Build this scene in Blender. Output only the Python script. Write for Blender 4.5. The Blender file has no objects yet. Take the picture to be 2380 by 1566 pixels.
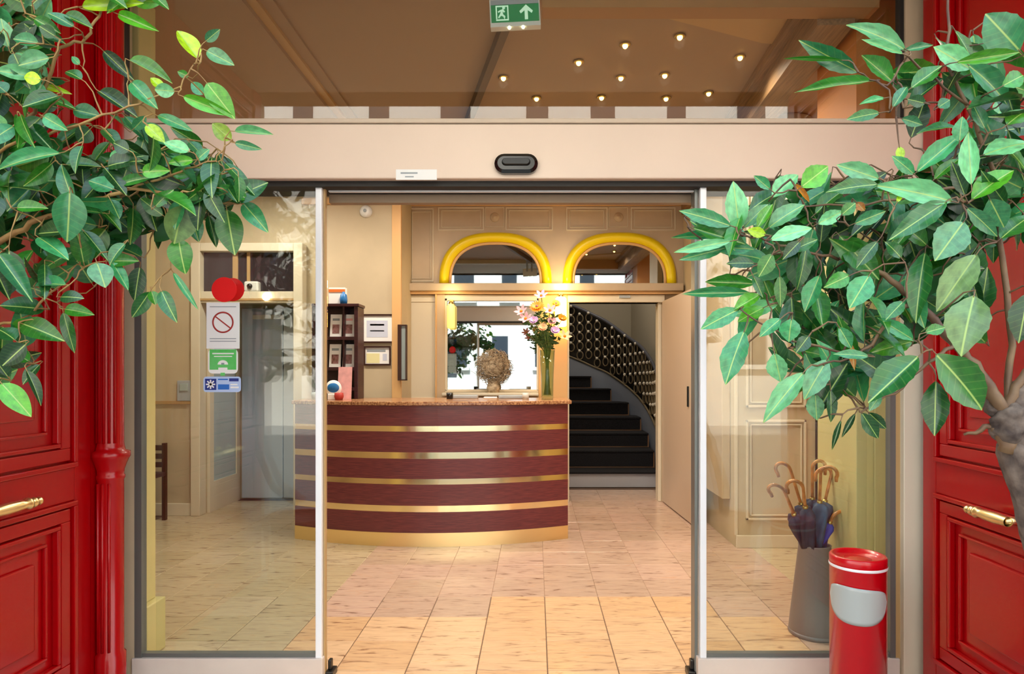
import bpy, math, random
from mathutils import Vector, Matrix
random.seed(7)
S = bpy.context.scene
COL = S.collection
PI = math.pi
EYE, F, VX, VY = 1.40, 1500.0, 1245.0, 865.0     # eye height, focal length and vanishing point in a 2380x1566 frame

# ---------------------------------------------------------------- camera
cam = bpy.data.cameras.new('camera'); co = bpy.data.objects.new('camera', cam); COL.objects.link(co)
co.location = (0, 0, EYE); co.rotation_euler = (PI/2, 0, 0)
cam.sensor_width = 36; cam.lens = 36*F/2380
cam.shift_x = (1190-VX)/2380; cam.shift_y = (VY-783)/2380
cam.clip_start = 0.05; S.camera = co
# ---------------------------------------------------------------- sky, sun, exposure
w = bpy.data.worlds.new('world'); S.world = w; w.use_nodes = True
nt = w.node_tree; bg = nt.nodes['Background']
tc = nt.nodes.new('ShaderNodeTexCoord'); sx = nt.nodes.new('ShaderNodeSeparateXYZ'); rp = nt.nodes.new('ShaderNodeValToRGB')
nt.links.new(tc.outputs['Generated'], sx.inputs[0]); nt.links.new(sx.outputs['Z'], rp.inputs[0]); nt.links.new(rp.outputs[0], bg.inputs[0])
rp.color_ramp.elements[0].position = 0.0; rp.color_ramp.elements[0].color = (1.0, 0.98, 0.95, 1)
rp.color_ramp.elements[1].position = 0.6; rp.color_ramp.elements[1].color = (0.60, 0.82, 1.0, 1)
bg.inputs[1].default_value = 3.7
sl = bpy.data.lights.new('sun', 'SUN'); sl.energy = 18; sl.angle = math.radians(2); sl.color = (1, .95, .87)
so = bpy.data.objects.new('sun', sl); COL.objects.link(so); so.rotation_euler = (math.radians(-42), 0, math.radians(8))
def area(name, loc, size, power, color, rot=(0, 0, 0), shape='DISK'):
    l = bpy.data.lights.new(name, 'AREA'); l.shape = shape; l.size = size; l.energy = power; l.color = color
    o = bpy.data.objects.new(name, l); COL.objects.link(o); o.location = loc; o.rotation_euler = rot; return o
WARM = (1.0, .89, .74)
for i, (x, y, pw) in enumerate([(-2.6, 5.4, 34), (-1.2, 5.35, 26), (.4, 5.35, 28), (1.9, 4.9, 16)]):
    area('lobby_fill', (x, y, 3.17), .34, pw, WARM)  # added fill lights out of view, no known fixtures there
area('stair_fill', (.6, 8.8, 4.2), .8, 30, (1.0, .92, .8))  # added fill light for the stairwell, no known lamp
S.view_settings.view_transform = 'Standard'; S.view_settings.look = 'None'
S.view_settings.exposure = 0.0; S.view_settings.gamma = 1.0; S.view_settings.use_curve_mapping = False
S.cycles.use_denoising = True; S.cycles.max_bounces = 8; S.cycles.diffuse_bounces = 3; S.cycles.glossy_bounces = 4
S.cycles.transparent_max_bounces = 16; S.cycles.sample_clamp_indirect = 6.0; S.cycles.caustics_reflective = False

# ---------------------------------------------------------------- helpers
def P(x, y, Y):
    return Vector(((x-VX)*Y/F, Y, EYE+(VY-y)*Y/F))
def lin(c):
    f = lambda v: (v/255/12.92 if v/255 <= .04045 else ((v/255+.055)/1.055)**2.4)
    return (f(c[0]), f(c[1]), f(c[2]), 1)
MATS = {}
def nd(t, k, **kw):
    n = t.nodes.new(k)
    for a, b in kw.items(): setattr(n, a, b)
    return n
def mat(name, c, rough=.5, metal=0, spec=.5, noise=0, scale=8, emis=None, es=0, bump=0, stretch=None, c2=None, coat=0):
    """plain principled material; noise varies the base colour between c and c2 (grain, mottling)"""
    m = bpy.data.materials.new(name); m.use_nodes = True; t = m.node_tree; b = t.nodes['Principled BSDF']
    b.inputs['Base Color'].default_value = lin(c); b.inputs['Roughness'].default_value = rough
    b.inputs['Metallic'].default_value = metal; b.inputs['Specular IOR Level'].default_value = spec
    b.inputs['Coat Weight'].default_value = coat; b.inputs['Coat Roughness'].default_value = .08
    if noise or c2 or bump:
        tcn = nd(t, 'ShaderNodeTexCoord'); mp = nd(t, 'ShaderNodeMapping'); n = nd(t, 'ShaderNodeTexNoise')
        t.links.new(tcn.outputs['Object'], mp.inputs[0]); t.links.new(mp.outputs[0], n.inputs['Vector'])
        mp.inputs['Scale'].default_value = stretch or (1, 1, 1); n.inputs['Scale'].default_value = scale; n.inputs['Detail'].default_value = 5
        if c2 or noise:
            r = nd(t, 'ShaderNodeValToRGB'); t.links.new(n.outputs[0], r.inputs[0])
            r.color_ramp.elements[0].position = .35; r.color_ramp.elements[1].position = .68
            r.color_ramp.elements[0].color = lin(c2 or [v*(1-noise) for v in c]); r.color_ramp.elements[1].color = lin(c)
            t.links.new(r.outputs[0], b.inputs['Base Color'])
        if bump:
            bp = nd(t, 'ShaderNodeBump'); bp.inputs['Strength'].default_value = bump; bp.inputs['Distance'].default_value = .004
            t.links.new(n.outputs[0], bp.inputs['Height']); t.links.new(bp.outputs[0], b.inputs['Normal'])
    if emis:
        b.inputs['Emission Color'].default_value = lin(emis); b.inputs['Emission Strength'].default_value = es
    MATS[name] = m; return m
def glassmat(name, refl, tint=(251, 253, 252)):
    m = bpy.data.materials.new(name); m.use_nodes = True; t = m.node_tree; t.nodes.clear()
    o = nd(t, 'ShaderNodeOutputMaterial'); mx = nd(t, 'ShaderNodeMixShader'); tr = nd(t, 'ShaderNodeBsdfTransparent'); g = nd(t, 'ShaderNodeBsdfGlossy')
    lf = nd(t, 'ShaderNodeLayerWeight'); lw = nd(t, 'ShaderNodeMath', operation='POWER'); lw.inputs[1].default_value = 5; t.links.new(lf.outputs['Facing'], lw.inputs[0]); ad = nd(t, 'ShaderNodeMath', operation='ADD'); ad.use_clamp = True
    ad.inputs[1].default_value = refl
    tr.inputs[0].default_value = lin(tint); g.inputs['Roughness'].default_value = 0.0
    t.links.new(lw.outputs[0], ad.inputs[0]); t.links.new(ad.outputs[0], mx.inputs[0]); t.links.new(tr.outputs[0], mx.inputs[1]); t.links.new(g.outputs[0], mx.inputs[2]); t.links.new(mx.outputs[0], o.inputs[0])
    MATS[name] = m; return m

class MB:
    def __init__(s): s.v = []; s.f = []; s.sm = []
    def add(s, vs, fs, smooth=False):
        o = len(s.v); s.v += [tuple(v) for v in vs]; s.f += [tuple(i+o for i in f) for f in fs]; s.sm += [smooth]*len(fs); return s
    def box(s, x0, x1, y0, y1, z0, z1, M=None):
        vs = [Vector((x, y, z)) for x in (x0, x1) for y in (y0, y1) for z in (z0, z1)]
        if M: vs = [M @ v for v in vs]
        return s.add(vs, [(0, 1, 3, 2), (4, 6, 7, 5), (0, 4, 5, 1), (2, 3, 7, 6), (0, 2, 6, 4), (1, 5, 7, 3)])
    def tube(s, pts, r, n=8, cap=True):
        pts = [Vector(p) for p in pts]; rs = r if isinstance(r, (list, tuple)) else [r]*len(pts)
        up = None; vs = []
        for i, p in enumerate(pts):
            d = (pts[min(i+1, len(pts)-1)]-pts[max(i-1, 0)]).normalized()
            if up is None:
                up = Vector((0, 0, 1)) if abs(d.z) < .9 else Vector((1, 0, 0))
            a = d.cross(up).normalized(); b = a.cross(d).normalized(); up = b
            vs += [p+(a*math.cos(2*PI*k/n)+b*math.sin(2*PI*k/n))*rs[i] for k in range(n)]
        fs = [(i*n+k, i*n+(k+1) % n, (i+1)*n+(k+1) % n, (i+1)*n+k) for i in range(len(pts)-1) for k in range(n)]
        if cap: fs += [tuple(range(n))[::-1], tuple(range((len(pts)-1)*n, len(pts)*n))]
        return s.add(vs, fs, True)
    def lathe(s, prof, c=(0, 0, 0), n=24, M=None, a0=0, a1=2*PI):
        full = abs(a1-a0-2*PI) < 1e-6; m = n if full else n+1; vs = []
        for r, z in prof:
            for k in range(m):
                a = a0+(a1-a0)*k/n; v = Vector((r*math.cos(a), r*math.sin(a), z))
                if M: v = M @ v
                vs.append(v+Vector(c))
        fs = []
        for i in range(len(prof)-1):
            for k in range(n):
                k2 = (k+1) % m; fs.append((i*m+k, i*m+k2, (i+1)*m+k2, (i+1)*m+k))
        return s.add(vs, fs, True)
    def prism(s, poly, fn, t):
        """closed outline (u,v) extruded; fn(u,v,w)->point, w in (0,t)"""
        n = len(poly); vs = [fn(u, v, 0) for u, v in poly]+[fn(u, v, t) for u, v in poly]
        return s.add(vs, [tuple(range(n))[::-1], tuple(range(n, 2*n))]+[(i, (i+1) % n, n+(i+1) % n, n+i) for i in range(n)])
    def sphere(s, c, r, n=10, sc=(1, 1, 1)):
        pr = [(max(1e-4, math.sin(PI*i/(n//2+2))), -math.cos(PI*i/(n//2+2))) for i in range(n//2+3)]
        M = Matrix.Diagonal((r*sc[0], r*sc[1], r*sc[2]))
        return s.lathe(pr, c, n, M)
    def build(s, name, m, parent=None, bevel=0, flat=False):
        me = bpy.data.meshes.new(name); me.from_pydata(s.v, [], s.f); me.update()
        me.polygons.foreach_set('use_smooth', [False if flat else q for q in s.sm])
        return link(name, me, m, parent, bevel)
def link(name, me, m, parent=None, bevel=0):
    if m is not None and not me.materials: me.materials.append(MATS[m] if isinstance(m, str) else m)
    o = bpy.data.objects.new(name, me); COL.objects.link(o)
    if parent: o.parent = parent; o.matrix_parent_inverse = parent.matrix_basis.inverted()
    if bevel:
        b = o.modifiers.new('bevel', 'BEVEL'); b.width = bevel; b.segments = 2; b.limit_method = 'ANGLE'
    return o
def tag(o, label=None, cat=None, group=None, kind=None):
    if label: o['label'] = label
    if cat: o['category'] = cat
    if group: o['group'] = group
    if kind: o['kind'] = kind
    return o
def empty(name, loc, label=None, cat=None, group=None, kind=None):
    o = bpy.data.objects.new(name, None); COL.objects.link(o); o.location = loc; o.empty_display_size = .1
    return tag(o, label, cat, group, kind)
def B(name, m, parent, *b, bevel=0, label=None):
    o = MB().box(*b).build(name, m, parent, bevel)
    if label: o['label'] = label
    return o
def struct(o, label, cat='wall'): return tag(o, label, cat, None, 'structure')

# ---------------------------------------------------------------- materials
mat('cream_wall', (204, 186, 154), .6, noise=.05, scale=3)
mat('cream_panel', (206, 182, 150), .45, noise=.05, scale=4)
mat('cream_dark', (186, 150, 100), .5)
mat('cream_post', (226, 178, 118), .45)
mat('pale_panel', (226, 214, 190), .45)
mat('ochre_wall', (196, 130, 66), .6)
mat('green_cream', (214, 202, 142), .5, noise=.04, scale=3)
mat('beige_leaf', (206, 186, 164), .4)
mat('ceiling', (162, 134, 106), .65)
mat('ceiling_warm', (170, 124, 76), .6)
mat('beam_dark', (96, 76, 56), .6)
mat('beam_wood', (158, 122, 84), .55, noise=.22, scale=14, stretch=(6, .4, 6))
mat('header', (240, 216, 196), .42, noise=.03, scale=2)
mat('header_lip', (214, 194, 172), .4)
mat('alu', (246, 246, 250), .3, metal=.1)
mat('alu_dark', (120, 122, 118), .35, metal=.4)
mat('gasket', (26, 22, 20), .6)
mat('brown_strip', (148, 124, 100), .5)
mat('sill', (222, 208, 198), .45, noise=.04, scale=5)
mat('red_paint', (168, 0, 6), .27, coat=.3, bump=.12, scale=7, spec=.35)
mat('red_plastic', (204, 0, 20), .3, coat=.5)
mat('brass', (255, 236, 190), .13, metal=1)
mat('brass_satin', (248, 224, 166), .3, metal=1)
mat('brass_old', (206, 176, 104), .28, metal=1, noise=.2, scale=30)
mat('mahogany', (120, 50, 52), .45, scale=14, c2=(84, 28, 38), stretch=(.7, 1, 22), coat=.18)
mat('granite', (206, 158, 112), .2, scale=70, c2=(120, 70, 50))
mat('black', (14, 14, 15), .3)
mat('black_gloss', (22, 21, 20), .12, coat=.5)
mat('dark_frame', (58, 30, 22), .35)
mat('rack_wood', (66, 28, 34), .35, noise=.3, scale=10, stretch=(1, 1, 8))
mat('paper', (250, 249, 247), .6)
mat('paper_pink', (238, 176, 176), .55, noise=.1, scale=20)
mat('paper_blue', (206, 212, 230), .5)
mat('paper_yellow', (236, 228, 172), .5)
mat('ink_grey', (150, 158, 164), .6)
mat('ink_red', (176, 54, 48), .5)
mat('ink_navy', (28, 52, 136), .5)
mat('ink_blue', (40, 112, 206), .5)
mat('ink_orange', (226, 120, 50), .5)
mat('sky_blue', (30, 110, 176), .4)
mat('print_brown', (112, 74, 56), .6, c2=(170, 120, 120), scale=40)
mat('sticker_red', (250, 20, 20), .6)
mat('sticker_green', (46, 186, 50), .4, c2=(110, 212, 120), scale=9)
mat('sticker_pale_blue', (186, 208, 248), .4)
mat('yellow', (255, 224, 8), .35)
mat('mirror', (176, 186, 194), .015, metal=1)
mat('lift_steel', (190, 208, 238), .28, metal=.5, bump=.1, scale=2, stretch=(1, 1, 6))
mat('dark_glass', (52, 44, 50), .08, coat=.5)
mat('frosted', (170, 186, 186), .15, spec=.6)
mat('lamp_on', (255, 214, 120), .4, emis=(255, 196, 96), es=14)
mat('lamp_yellow', (255, 224, 130), .4, emis=(255, 214, 110), es=1.2)
mat('lamp_white', (255, 244, 220), .4, emis=(255, 232, 190), es=9)
mat('led', (255, 255, 200), .4, emis=(255, 255, 190), es=8)
mat('exit_green', (0, 120, 70), .4, emis=(0, 130, 76), es=.35)
mat('exit_white', (206, 240, 214), .4, emis=(190, 235, 205), es=.45)
mat('plastic_white', (226, 226, 222), .4)
mat('plastic_grey', (170, 178, 184), .4)
mat('carpet', (30, 28, 34), .95, c2=(8, 8, 12), scale=90)
mat('stair_wood', (150, 106, 70), .4)
mat('stringer', (140, 148, 164), .5)
mat('iron', (20, 18, 18), .4)  # black of the sheet that stands for the dark behind the railing
mat('rail_grey', (84, 84, 92), .4)
mat('stud', (250, 240, 220), .4)
mat('iron_bronze', (128, 112, 84), .5)
mat('well_wall', (196, 184, 160), .6)
mat('well_riser', (178, 178, 186), .5)
mat('stand_grey', (140, 134, 134), .4, metal=.3)
mat('bamboo', (226, 146, 70), .25, coat=.5, noise=.3, scale=20)
mat('brolly_navy', (30, 60, 98), .6, noise=.5, scale=10)
mat('brolly_plum', (40, 58, 84), .6, noise=.4, scale=10)
mat('brolly_slate', (62, 104, 140), .6, noise=.4, scale=10)
mat('brolly_blue', (34, 66, 176), .5)
mat('flap', (176, 180, 178), .25, coat=.3)
mat('bark', (116, 98, 86), .85, c2=(58, 44, 40), scale=28, bump=.8)
mat('twig', (176, 142, 84), .6, c2=(132, 92, 54), scale=12)
mat('twig_dark', (128, 98, 66), .6, c2=(84, 54, 40), scale=12)
mat('straw', (208, 188, 158), .8, c2=(150, 130, 106), scale=30)
mat('stem', (120, 142, 66), .5)
mat('terracotta', (150, 84, 56), .7)
mat('petal_pink', (240, 170, 180), .5)
mat('petal_orange', (240, 140, 16), .5)
mat('petal_lilac', (214, 170, 216), .5)
mat('petal_peach', (246, 182, 140), .5)
mat('petal_yellow', (244, 190, 50), .5)
mat('fill_leaf', (58, 92, 40), .5)
mat('inner_leaf', (30, 78, 34), .32, c2=(50, 112, 50), scale=9)  # darker leaf green, shade inside the crown put into colour
mat('facade', (206, 202, 194), .8)
mat('facade_window', (44, 52, 60), .2)
mat('street', (150, 148, 144), .85, noise=.1, scale=2)
mat('porch_plaster', (196, 176, 150), .8)
glassmat('glass', .038)
glassmat('glass_high', .085)
glassmat('vase_glass', .04, (232, 242, 230))

def leafmat(name, rough, wave):
    m = bpy.data.materials.new(name); m.use_nodes = True; t = m.node_tree; b = t.nodes['Principled BSDF']
    oi = nd(t, 'ShaderNodeObjectInfo'); tcn = nd(t, 'ShaderNodeTexCoord'); sp = nd(t, 'ShaderNodeSeparateXYZ')
    t.links.new(tcn.outputs['Object'], sp.inputs[0])
    ab = nd(t, 'ShaderNodeMath', operation='ABSOLUTE'); t.links.new(sp.outputs['Y'], ab.inputs[0])
    # side veins: slanted bands x - 0.6|y|
    mu = nd(t, 'ShaderNodeMath', operation='MULTIPLY_ADD'); t.links.new(ab.outputs[0], mu.inputs[0]); mu.inputs[1].default_value = -.32; t.links.new(sp.outputs['X'], mu.inputs[2])
    sn = nd(t, 'ShaderNodeMath', operation='MULTIPLY'); t.links.new(mu.outputs[0], sn.inputs[0]); sn.inputs[1].default_value = 52
    si = nd(t, 'ShaderNodeMath', operation='SINE'); t.links.new(sn.outputs[0], si.inputs[0])
    rv = nd(t, 'ShaderNodeValToRGB'); t.links.new(si.outputs[0], rv.inputs[0]); rv.color_ramp.elements[0].position = .86; rv.color_ramp.elements[0].color = (0, 0, 0, 1); rv.color_ramp.elements[1].color = (.1, .1, .1, 1)
    rm = nd(t, 'ShaderNodeValToRGB'); t.links.new(ab.outputs[0], rm.inputs[0])
    rm.color_ramp.elements[0].position = .012; rm.color_ramp.elements[0].color = (.85, .85, .85, 1); rm.color_ramp.elements[1].position = .032; rm.color_ramp.elements[1].color = (0, 0, 0, 1)
    mx = nd(t, 'ShaderNodeMath', operation='MAXIMUM'); t.links.new(rv.outputs[0], mx.inputs[0]); t.links.new(rm.outputs[0], mx.inputs[1])
    nz = nd(t, 'ShaderNodeTexNoise'); nz.inputs['Scale'].default_value = 5; t.links.new(tcn.outputs['Object'], nz.inputs['Vector'])
    hs = nd(t, 'ShaderNodeHueSaturation'); t.links.new(oi.outputs['Color'], hs.inputs['Color'])
    mr = nd(t, 'ShaderNodeMapRange'); t.links.new(nz.outputs[0], mr.inputs[0]); mr.inputs[1].default_value = .3; mr.inputs[2].default_value = .7; mr.inputs[3].default_value = .72; mr.inputs[4].default_value = 1.3
    t.links.new(mr.outputs[0], hs.inputs['Value'])
    mc = nd(t, 'ShaderNodeMix', data_type='RGBA'); t.links.new(mx.outputs[0], mc.inputs[0]); t.links.new(hs.outputs[0], mc.inputs[6]); mc.inputs[7].default_value = lin((176, 202, 104))
    t.links.new(mc.outputs[2], b.inputs['Base Color']); b.inputs['Roughness'].default_value = rough; b.inputs['Specular IOR Level'].default_value = .75
    tl = nd(t, 'ShaderNodeBsdfTranslucent'); t.links.new(mc.outputs[2], tl.inputs[0]); ms = nd(t, 'ShaderNodeMixShader'); ms.inputs[0].default_value = .22
    out = t.nodes['Material Output']; t.links.new(b.outputs[0], ms.inputs[1]); t.links.new(tl.outputs[0], ms.inputs[2]); t.links.new(ms.outputs[0], out.inputs[0])
    MATS[name] = m
leafmat('leaf', .3, 0)

def tilemat():
    m = bpy.data.materials.new('marble'); m.use_nodes = True; t = m.node_tree; b = t.nodes['Principled BSDF']
    oi = nd(t, 'ShaderNodeObjectInfo'); tcn = nd(t, 'ShaderNodeTexCoord'); ad = nd(t, 'ShaderNodeVectorMath', operation='ADD'); cb = nd(t, 'ShaderNodeCombineXYZ')
    m1 = nd(t, 'ShaderNodeMath', operation='MULTIPLY'); m1.inputs[1].default_value = 40; t.links.new(oi.outputs['Random'], m1.inputs[0])
    for k in (0, 1): t.links.new(m1.outputs[0], cb.inputs[k])
    t.links.new(tcn.outputs['Object'], ad.inputs[0]); t.links.new(cb.outputs[0], ad.inputs[1])
    mp = nd(t, 'ShaderNodeMapping'); mp.inputs['Rotation'].default_value = (0, 0, .35); mp.inputs['Scale'].default_value = (1.1, 6.5, 1); t.links.new(ad.outputs[0], mp.inputs[0])
    n = nd(t, 'ShaderNodeTexNoise'); n.inputs['Scale'].default_value = 5.0; n.inputs['Detail'].default_value = 12; n.inputs['Distortion'].default_value = 1.2; t.links.new(mp.outputs[0], n.inputs['Vector'])
    r = nd(t, 'ShaderNodeValToRGB'); e = r.color_ramp.elements; e[0].position = .30; e[0].color = (.42, .34, .32, 1); e[1].position = .40; e[1].color = (.88, .85, .86, 1)
    x = e.new(.6); x.color = (1, 1, 1, 1); x = e.new(.74); x.color = (.94, .78, .68, 1); t.links.new(n.outputs[0], r.inputs[0])
    mx = nd(t, 'ShaderNodeMix', data_type='RGBA', blend_type='MULTIPLY'); mx.inputs[0].default_value = 1; t.links.new(oi.outputs['Color'], mx.inputs[6]); t.links.new(r.outputs[0], mx.inputs[7])
    t.links.new(mx.outputs[2], b.inputs['Base Color']); b.inputs['Roughness'].default_value = .2; b.inputs['Specular IOR Level'].default_value = .45
    MATS['marble'] = m
tilemat()
mat('grout', (112, 90, 74), .8)
# ================================================================ SETTING
# ---- floor with single tiles
fl = B('floor', 'grout', None, -4.0, 2.75, 2.9, 8.0, -.06, -.006)
struct(fl, 'lobby floor of warm marble tiles', 'floor')
TS = .333
def tile_mesh(w, d):
    b = .003; t = .0; vs = [(-w, -d, -.03), (w, -d, -.03), (w, d, -.03), (-w, d, -.03), (-w, -d, t-b), (w, -d, t-b), (w, d, t-b), (-w, d, t-b), (-w+b, -d+b, t), (w-b, -d+b, t), (w-b, d-b, t), (-w+b, d-b, t)]
    fs = [(8, 9, 10, 11)]
    for o in (0, 4):
        for k in range(4): fs.append((o+k, o+(k+1) % 4, o+4+(k+1) % 4, o+4+k))
    me = bpy.data.meshes.new('tile'); me.from_pydata(vs, [], fs); me.materials.append(MATS['marble']); return me
TM = tile_mesh(TS/2-.0022, TS/2-.0022); TM2 = tile_mesh(TS/2-.0004, TS/2-.0004)
rr = random.Random(3)
for j in range(0, 15):
    yc = 3.035-TS/2+TS*j + (0 if j < 3 else 0)
    for i in range(-11, 8):
        xc = .056+TS*(i+.5)
        if xc < -3.9 or xc > 2.65 or (yc > 5.3 and xc > 1.75) or (yc > 6.45 and (xc < -3.6)) or (yc > 7.1 and (xc < .1 or xc > 1.6)) or (yc > 6.9 and -3.2 > xc): continue
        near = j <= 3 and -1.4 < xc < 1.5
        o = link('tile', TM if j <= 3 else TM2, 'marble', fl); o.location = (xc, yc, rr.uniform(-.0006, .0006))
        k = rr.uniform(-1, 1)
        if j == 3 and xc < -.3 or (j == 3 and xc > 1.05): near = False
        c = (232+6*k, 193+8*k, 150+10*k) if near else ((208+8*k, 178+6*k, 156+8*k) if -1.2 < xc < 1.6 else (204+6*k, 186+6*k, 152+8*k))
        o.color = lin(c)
# porch and street
o = B('floor_porch', 'street', None, -1.96, 1.83, 1.26, 2.9, -.06, 0); struct(o, 'stone paving of the entrance porch in front of the glass doors', 'floor')
o = B('ground_street', 'street', None, -25, 25, -11, 1.26, -.2, -.002); struct(o, 'pale street paving outside the porch', 'ground')
o = B('wall_porch_left', 'porch_plaster', None, -2.1, -1.95, 1.5, 2.93, 0, 3.31); struct(o, 'plastered left side wall of the porch behind the red door')
o = B('wall_porch_right', 'porch_plaster', None, 1.81, 1.96, 1.5, 2.93, 0, 3.31); struct(o, 'plastered right side wall of the porch behind the red door')
o = B('ceiling_porch', 'porch_plaster', None, -2.1, 1.96, 1.26, 2.93, 3.31, 3.45); struct(o, 'plain ceiling of the entrance porch', 'ceiling')
o = MB().box(-12, -1.95, 1.26, 1.5, 0, 3.31).box(1.81, 12, 1.26, 1.5, 0, 3.31).box(-12, 12, 1.26, 1.5, 3.31, 11).build('wall_street', 'porch_plaster'); struct(o, 'plastered street front around the entrance opening')
# building across the street (seen in the panes, mirrors and brass)
bl = MB().box(-16, 16, -11.6, -11, 0, 10.6).build('building', 'facade'); tag(bl, 'pale sunlit house front across the street, reflected in the transom glass', 'building')
rb = random.Random(5)
for fz in (1.6, 4.2, 6.9):
    x = -13.5
    while x < 13:
        wd = rb.uniform(.45, .8); o = B('window', 'facade_window', bl, x, x+wd, -11.02, -10.97, fz, fz+(1.2 if fz < 2 else 1.8)); o2 = B('window_ledge', 'facade', o, x-.1, x+wd+.1, -11.0, -10.85, fz-.12, fz); x += wd+rb.uniform(.9, 1.5)

# ---- front wall, header, transom, side lights
o = MB().box(-4.0, -1.95, 2.93, 3.12, 0, 3.4).box(1.81, 2.75, 2.93, 3.12, 0, 3.4).box(-4.0, 2.75, 2.93, 3.05, 3.24, 3.45).build('wall_front', 'cream_wall'); struct(o, 'front wall of the lobby around and above the glazed entrance')
o = MB().box(-1.95, -1.822, 2.93, 3.0, 0, 2.53).build('trim_1', 'cream_wall'); struct(o, 'cream jamb between left red door and the left side glass', 'jamb')
o = MB().box(1.655, 1.81, 2.90, 3.0, 0, 2.53).build('trim_2', 'pale_panel', None, .004); struct(o, 'cream jamb between right side glass and the right red door', 'jamb')
hd = MB().box(-1.95, 1.81, 2.87, 3.02, 2.262, 2.505).build('beam', 'header', None, .006); struct(hd, 'wide cream header box above the sliding glass doors', 'header')
B('top_ledge', 'header_lip', hd, -1.95, 1.81, 2.862, 3.02, 2.507, 2.527, bevel=.004)
B('door_track', 'gasket', hd, -1.86, 1.72, 2.91, 3.08, 2.238, 2.262)
B('track_strip', 'alu', hd, -.955, .735, 2.975, 2.995, 2.232, 2.250)
B('head_rail', 'brown_strip', hd, -.97, .75, 3.03, 3.07, 2.196, 2.236)
wn = empty('window_1', (0, 2.95, 2.53)); struct(wn, 'wide transom window above the header', 'window')
B('pane', 'glass_high', wn, -1.87, 1.66, 2.948, 2.952, 2.527, 3.25)
B('frame_bar', 'gasket', wn, -1.895, -1.868, 2.93, 2.97, 2.527, 3.26); B('frame_bar', 'gasket', wn, 1.655, 1.672, 2.93, 2.97, 2.527, 3.26)
B('frame_bar', 'cream_panel', wn, 1.672, 1.81, 2.92, 2.99, 2.527, 3.26); B('frame_bar', 'cream_panel', wn, -1.95, -1.897, 2.92, 2.99, 2.527, 3.26)
for n, x0, x1, lab in ((2, -1.79, -.985, 'left side window with notices stuck on its glass'), (3, .775, 1.63, 'right side window with umbrella stand behind it')):
    wn = empty('window_%d' % n, (x0, 2.95, 0)); struct(wn, lab, 'window')
    B('pane', 'glass', wn, x0, x1, 2.948, 2.952, .104, 2.24)
    B('bottom_rail', 'sill', wn, x0-.04, x1+.02, 2.92, 2.98, 0, .104, bevel=.004)
    B('gasket', 'alu_dark', wn, x0, x1, 2.935, 2.965, .105, .122)
    if n == 2:
        B('side_rail', 'alu_dark', wn, -1.822, -1.79, 2.93, 2.97, .104, 2.24)
    else:
        B('side_rail', 'alu_dark', wn, 1.61, 1.635, 2.93, 2.97, .104, 2.24); B('side_rail', 'cream_dark', wn, 1.635, 1.655, 2.93, 2.97, 0, 2.24)
for n, xs, lab in ((1, ((-1.0, -.972, 2.93, 2.97, 'alu'), (-.972, -.962, 2.952, 2.975, 'cream_dark')), 'left sliding glass door leaf pushed open behind the notices'), (2, ((.748, .776, 2.93, 2.97, 'alu'), (.729, .745, 2.96, 3.03, 'alu_dark')), 'right sliding glass door leaf pushed open beside the foliage')):
    dr = empty('door_%d' % n, (xs[0][0], 3, 0)); struct(dr, lab, 'door')
    for x0, x1, y0, y1, m in xs: B('stile', m, dr, x0, x1, y0, y1, 0, 2.25, bevel=.002)
    s = -1 if n == 1 else 1
    xe = xs[1][0] if n == 1 else xs[1][1]
    B('pane', 'glass', dr, min(xe, xe+s*.8), max(xe, xe+s*.8), 3.012, 3.016, .05, 2.22)
    xc = -.945 if n == 1 else .716
    st = MB().box(xc-.018, xc+.018, 2.95, 3.02, 0, .03).box(xc-s*-.004-.008, xc+s*.004+.008, 2.97, 3.0, .03, .075)
    st.build('floor_guide', 'black', dr, .004)

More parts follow.
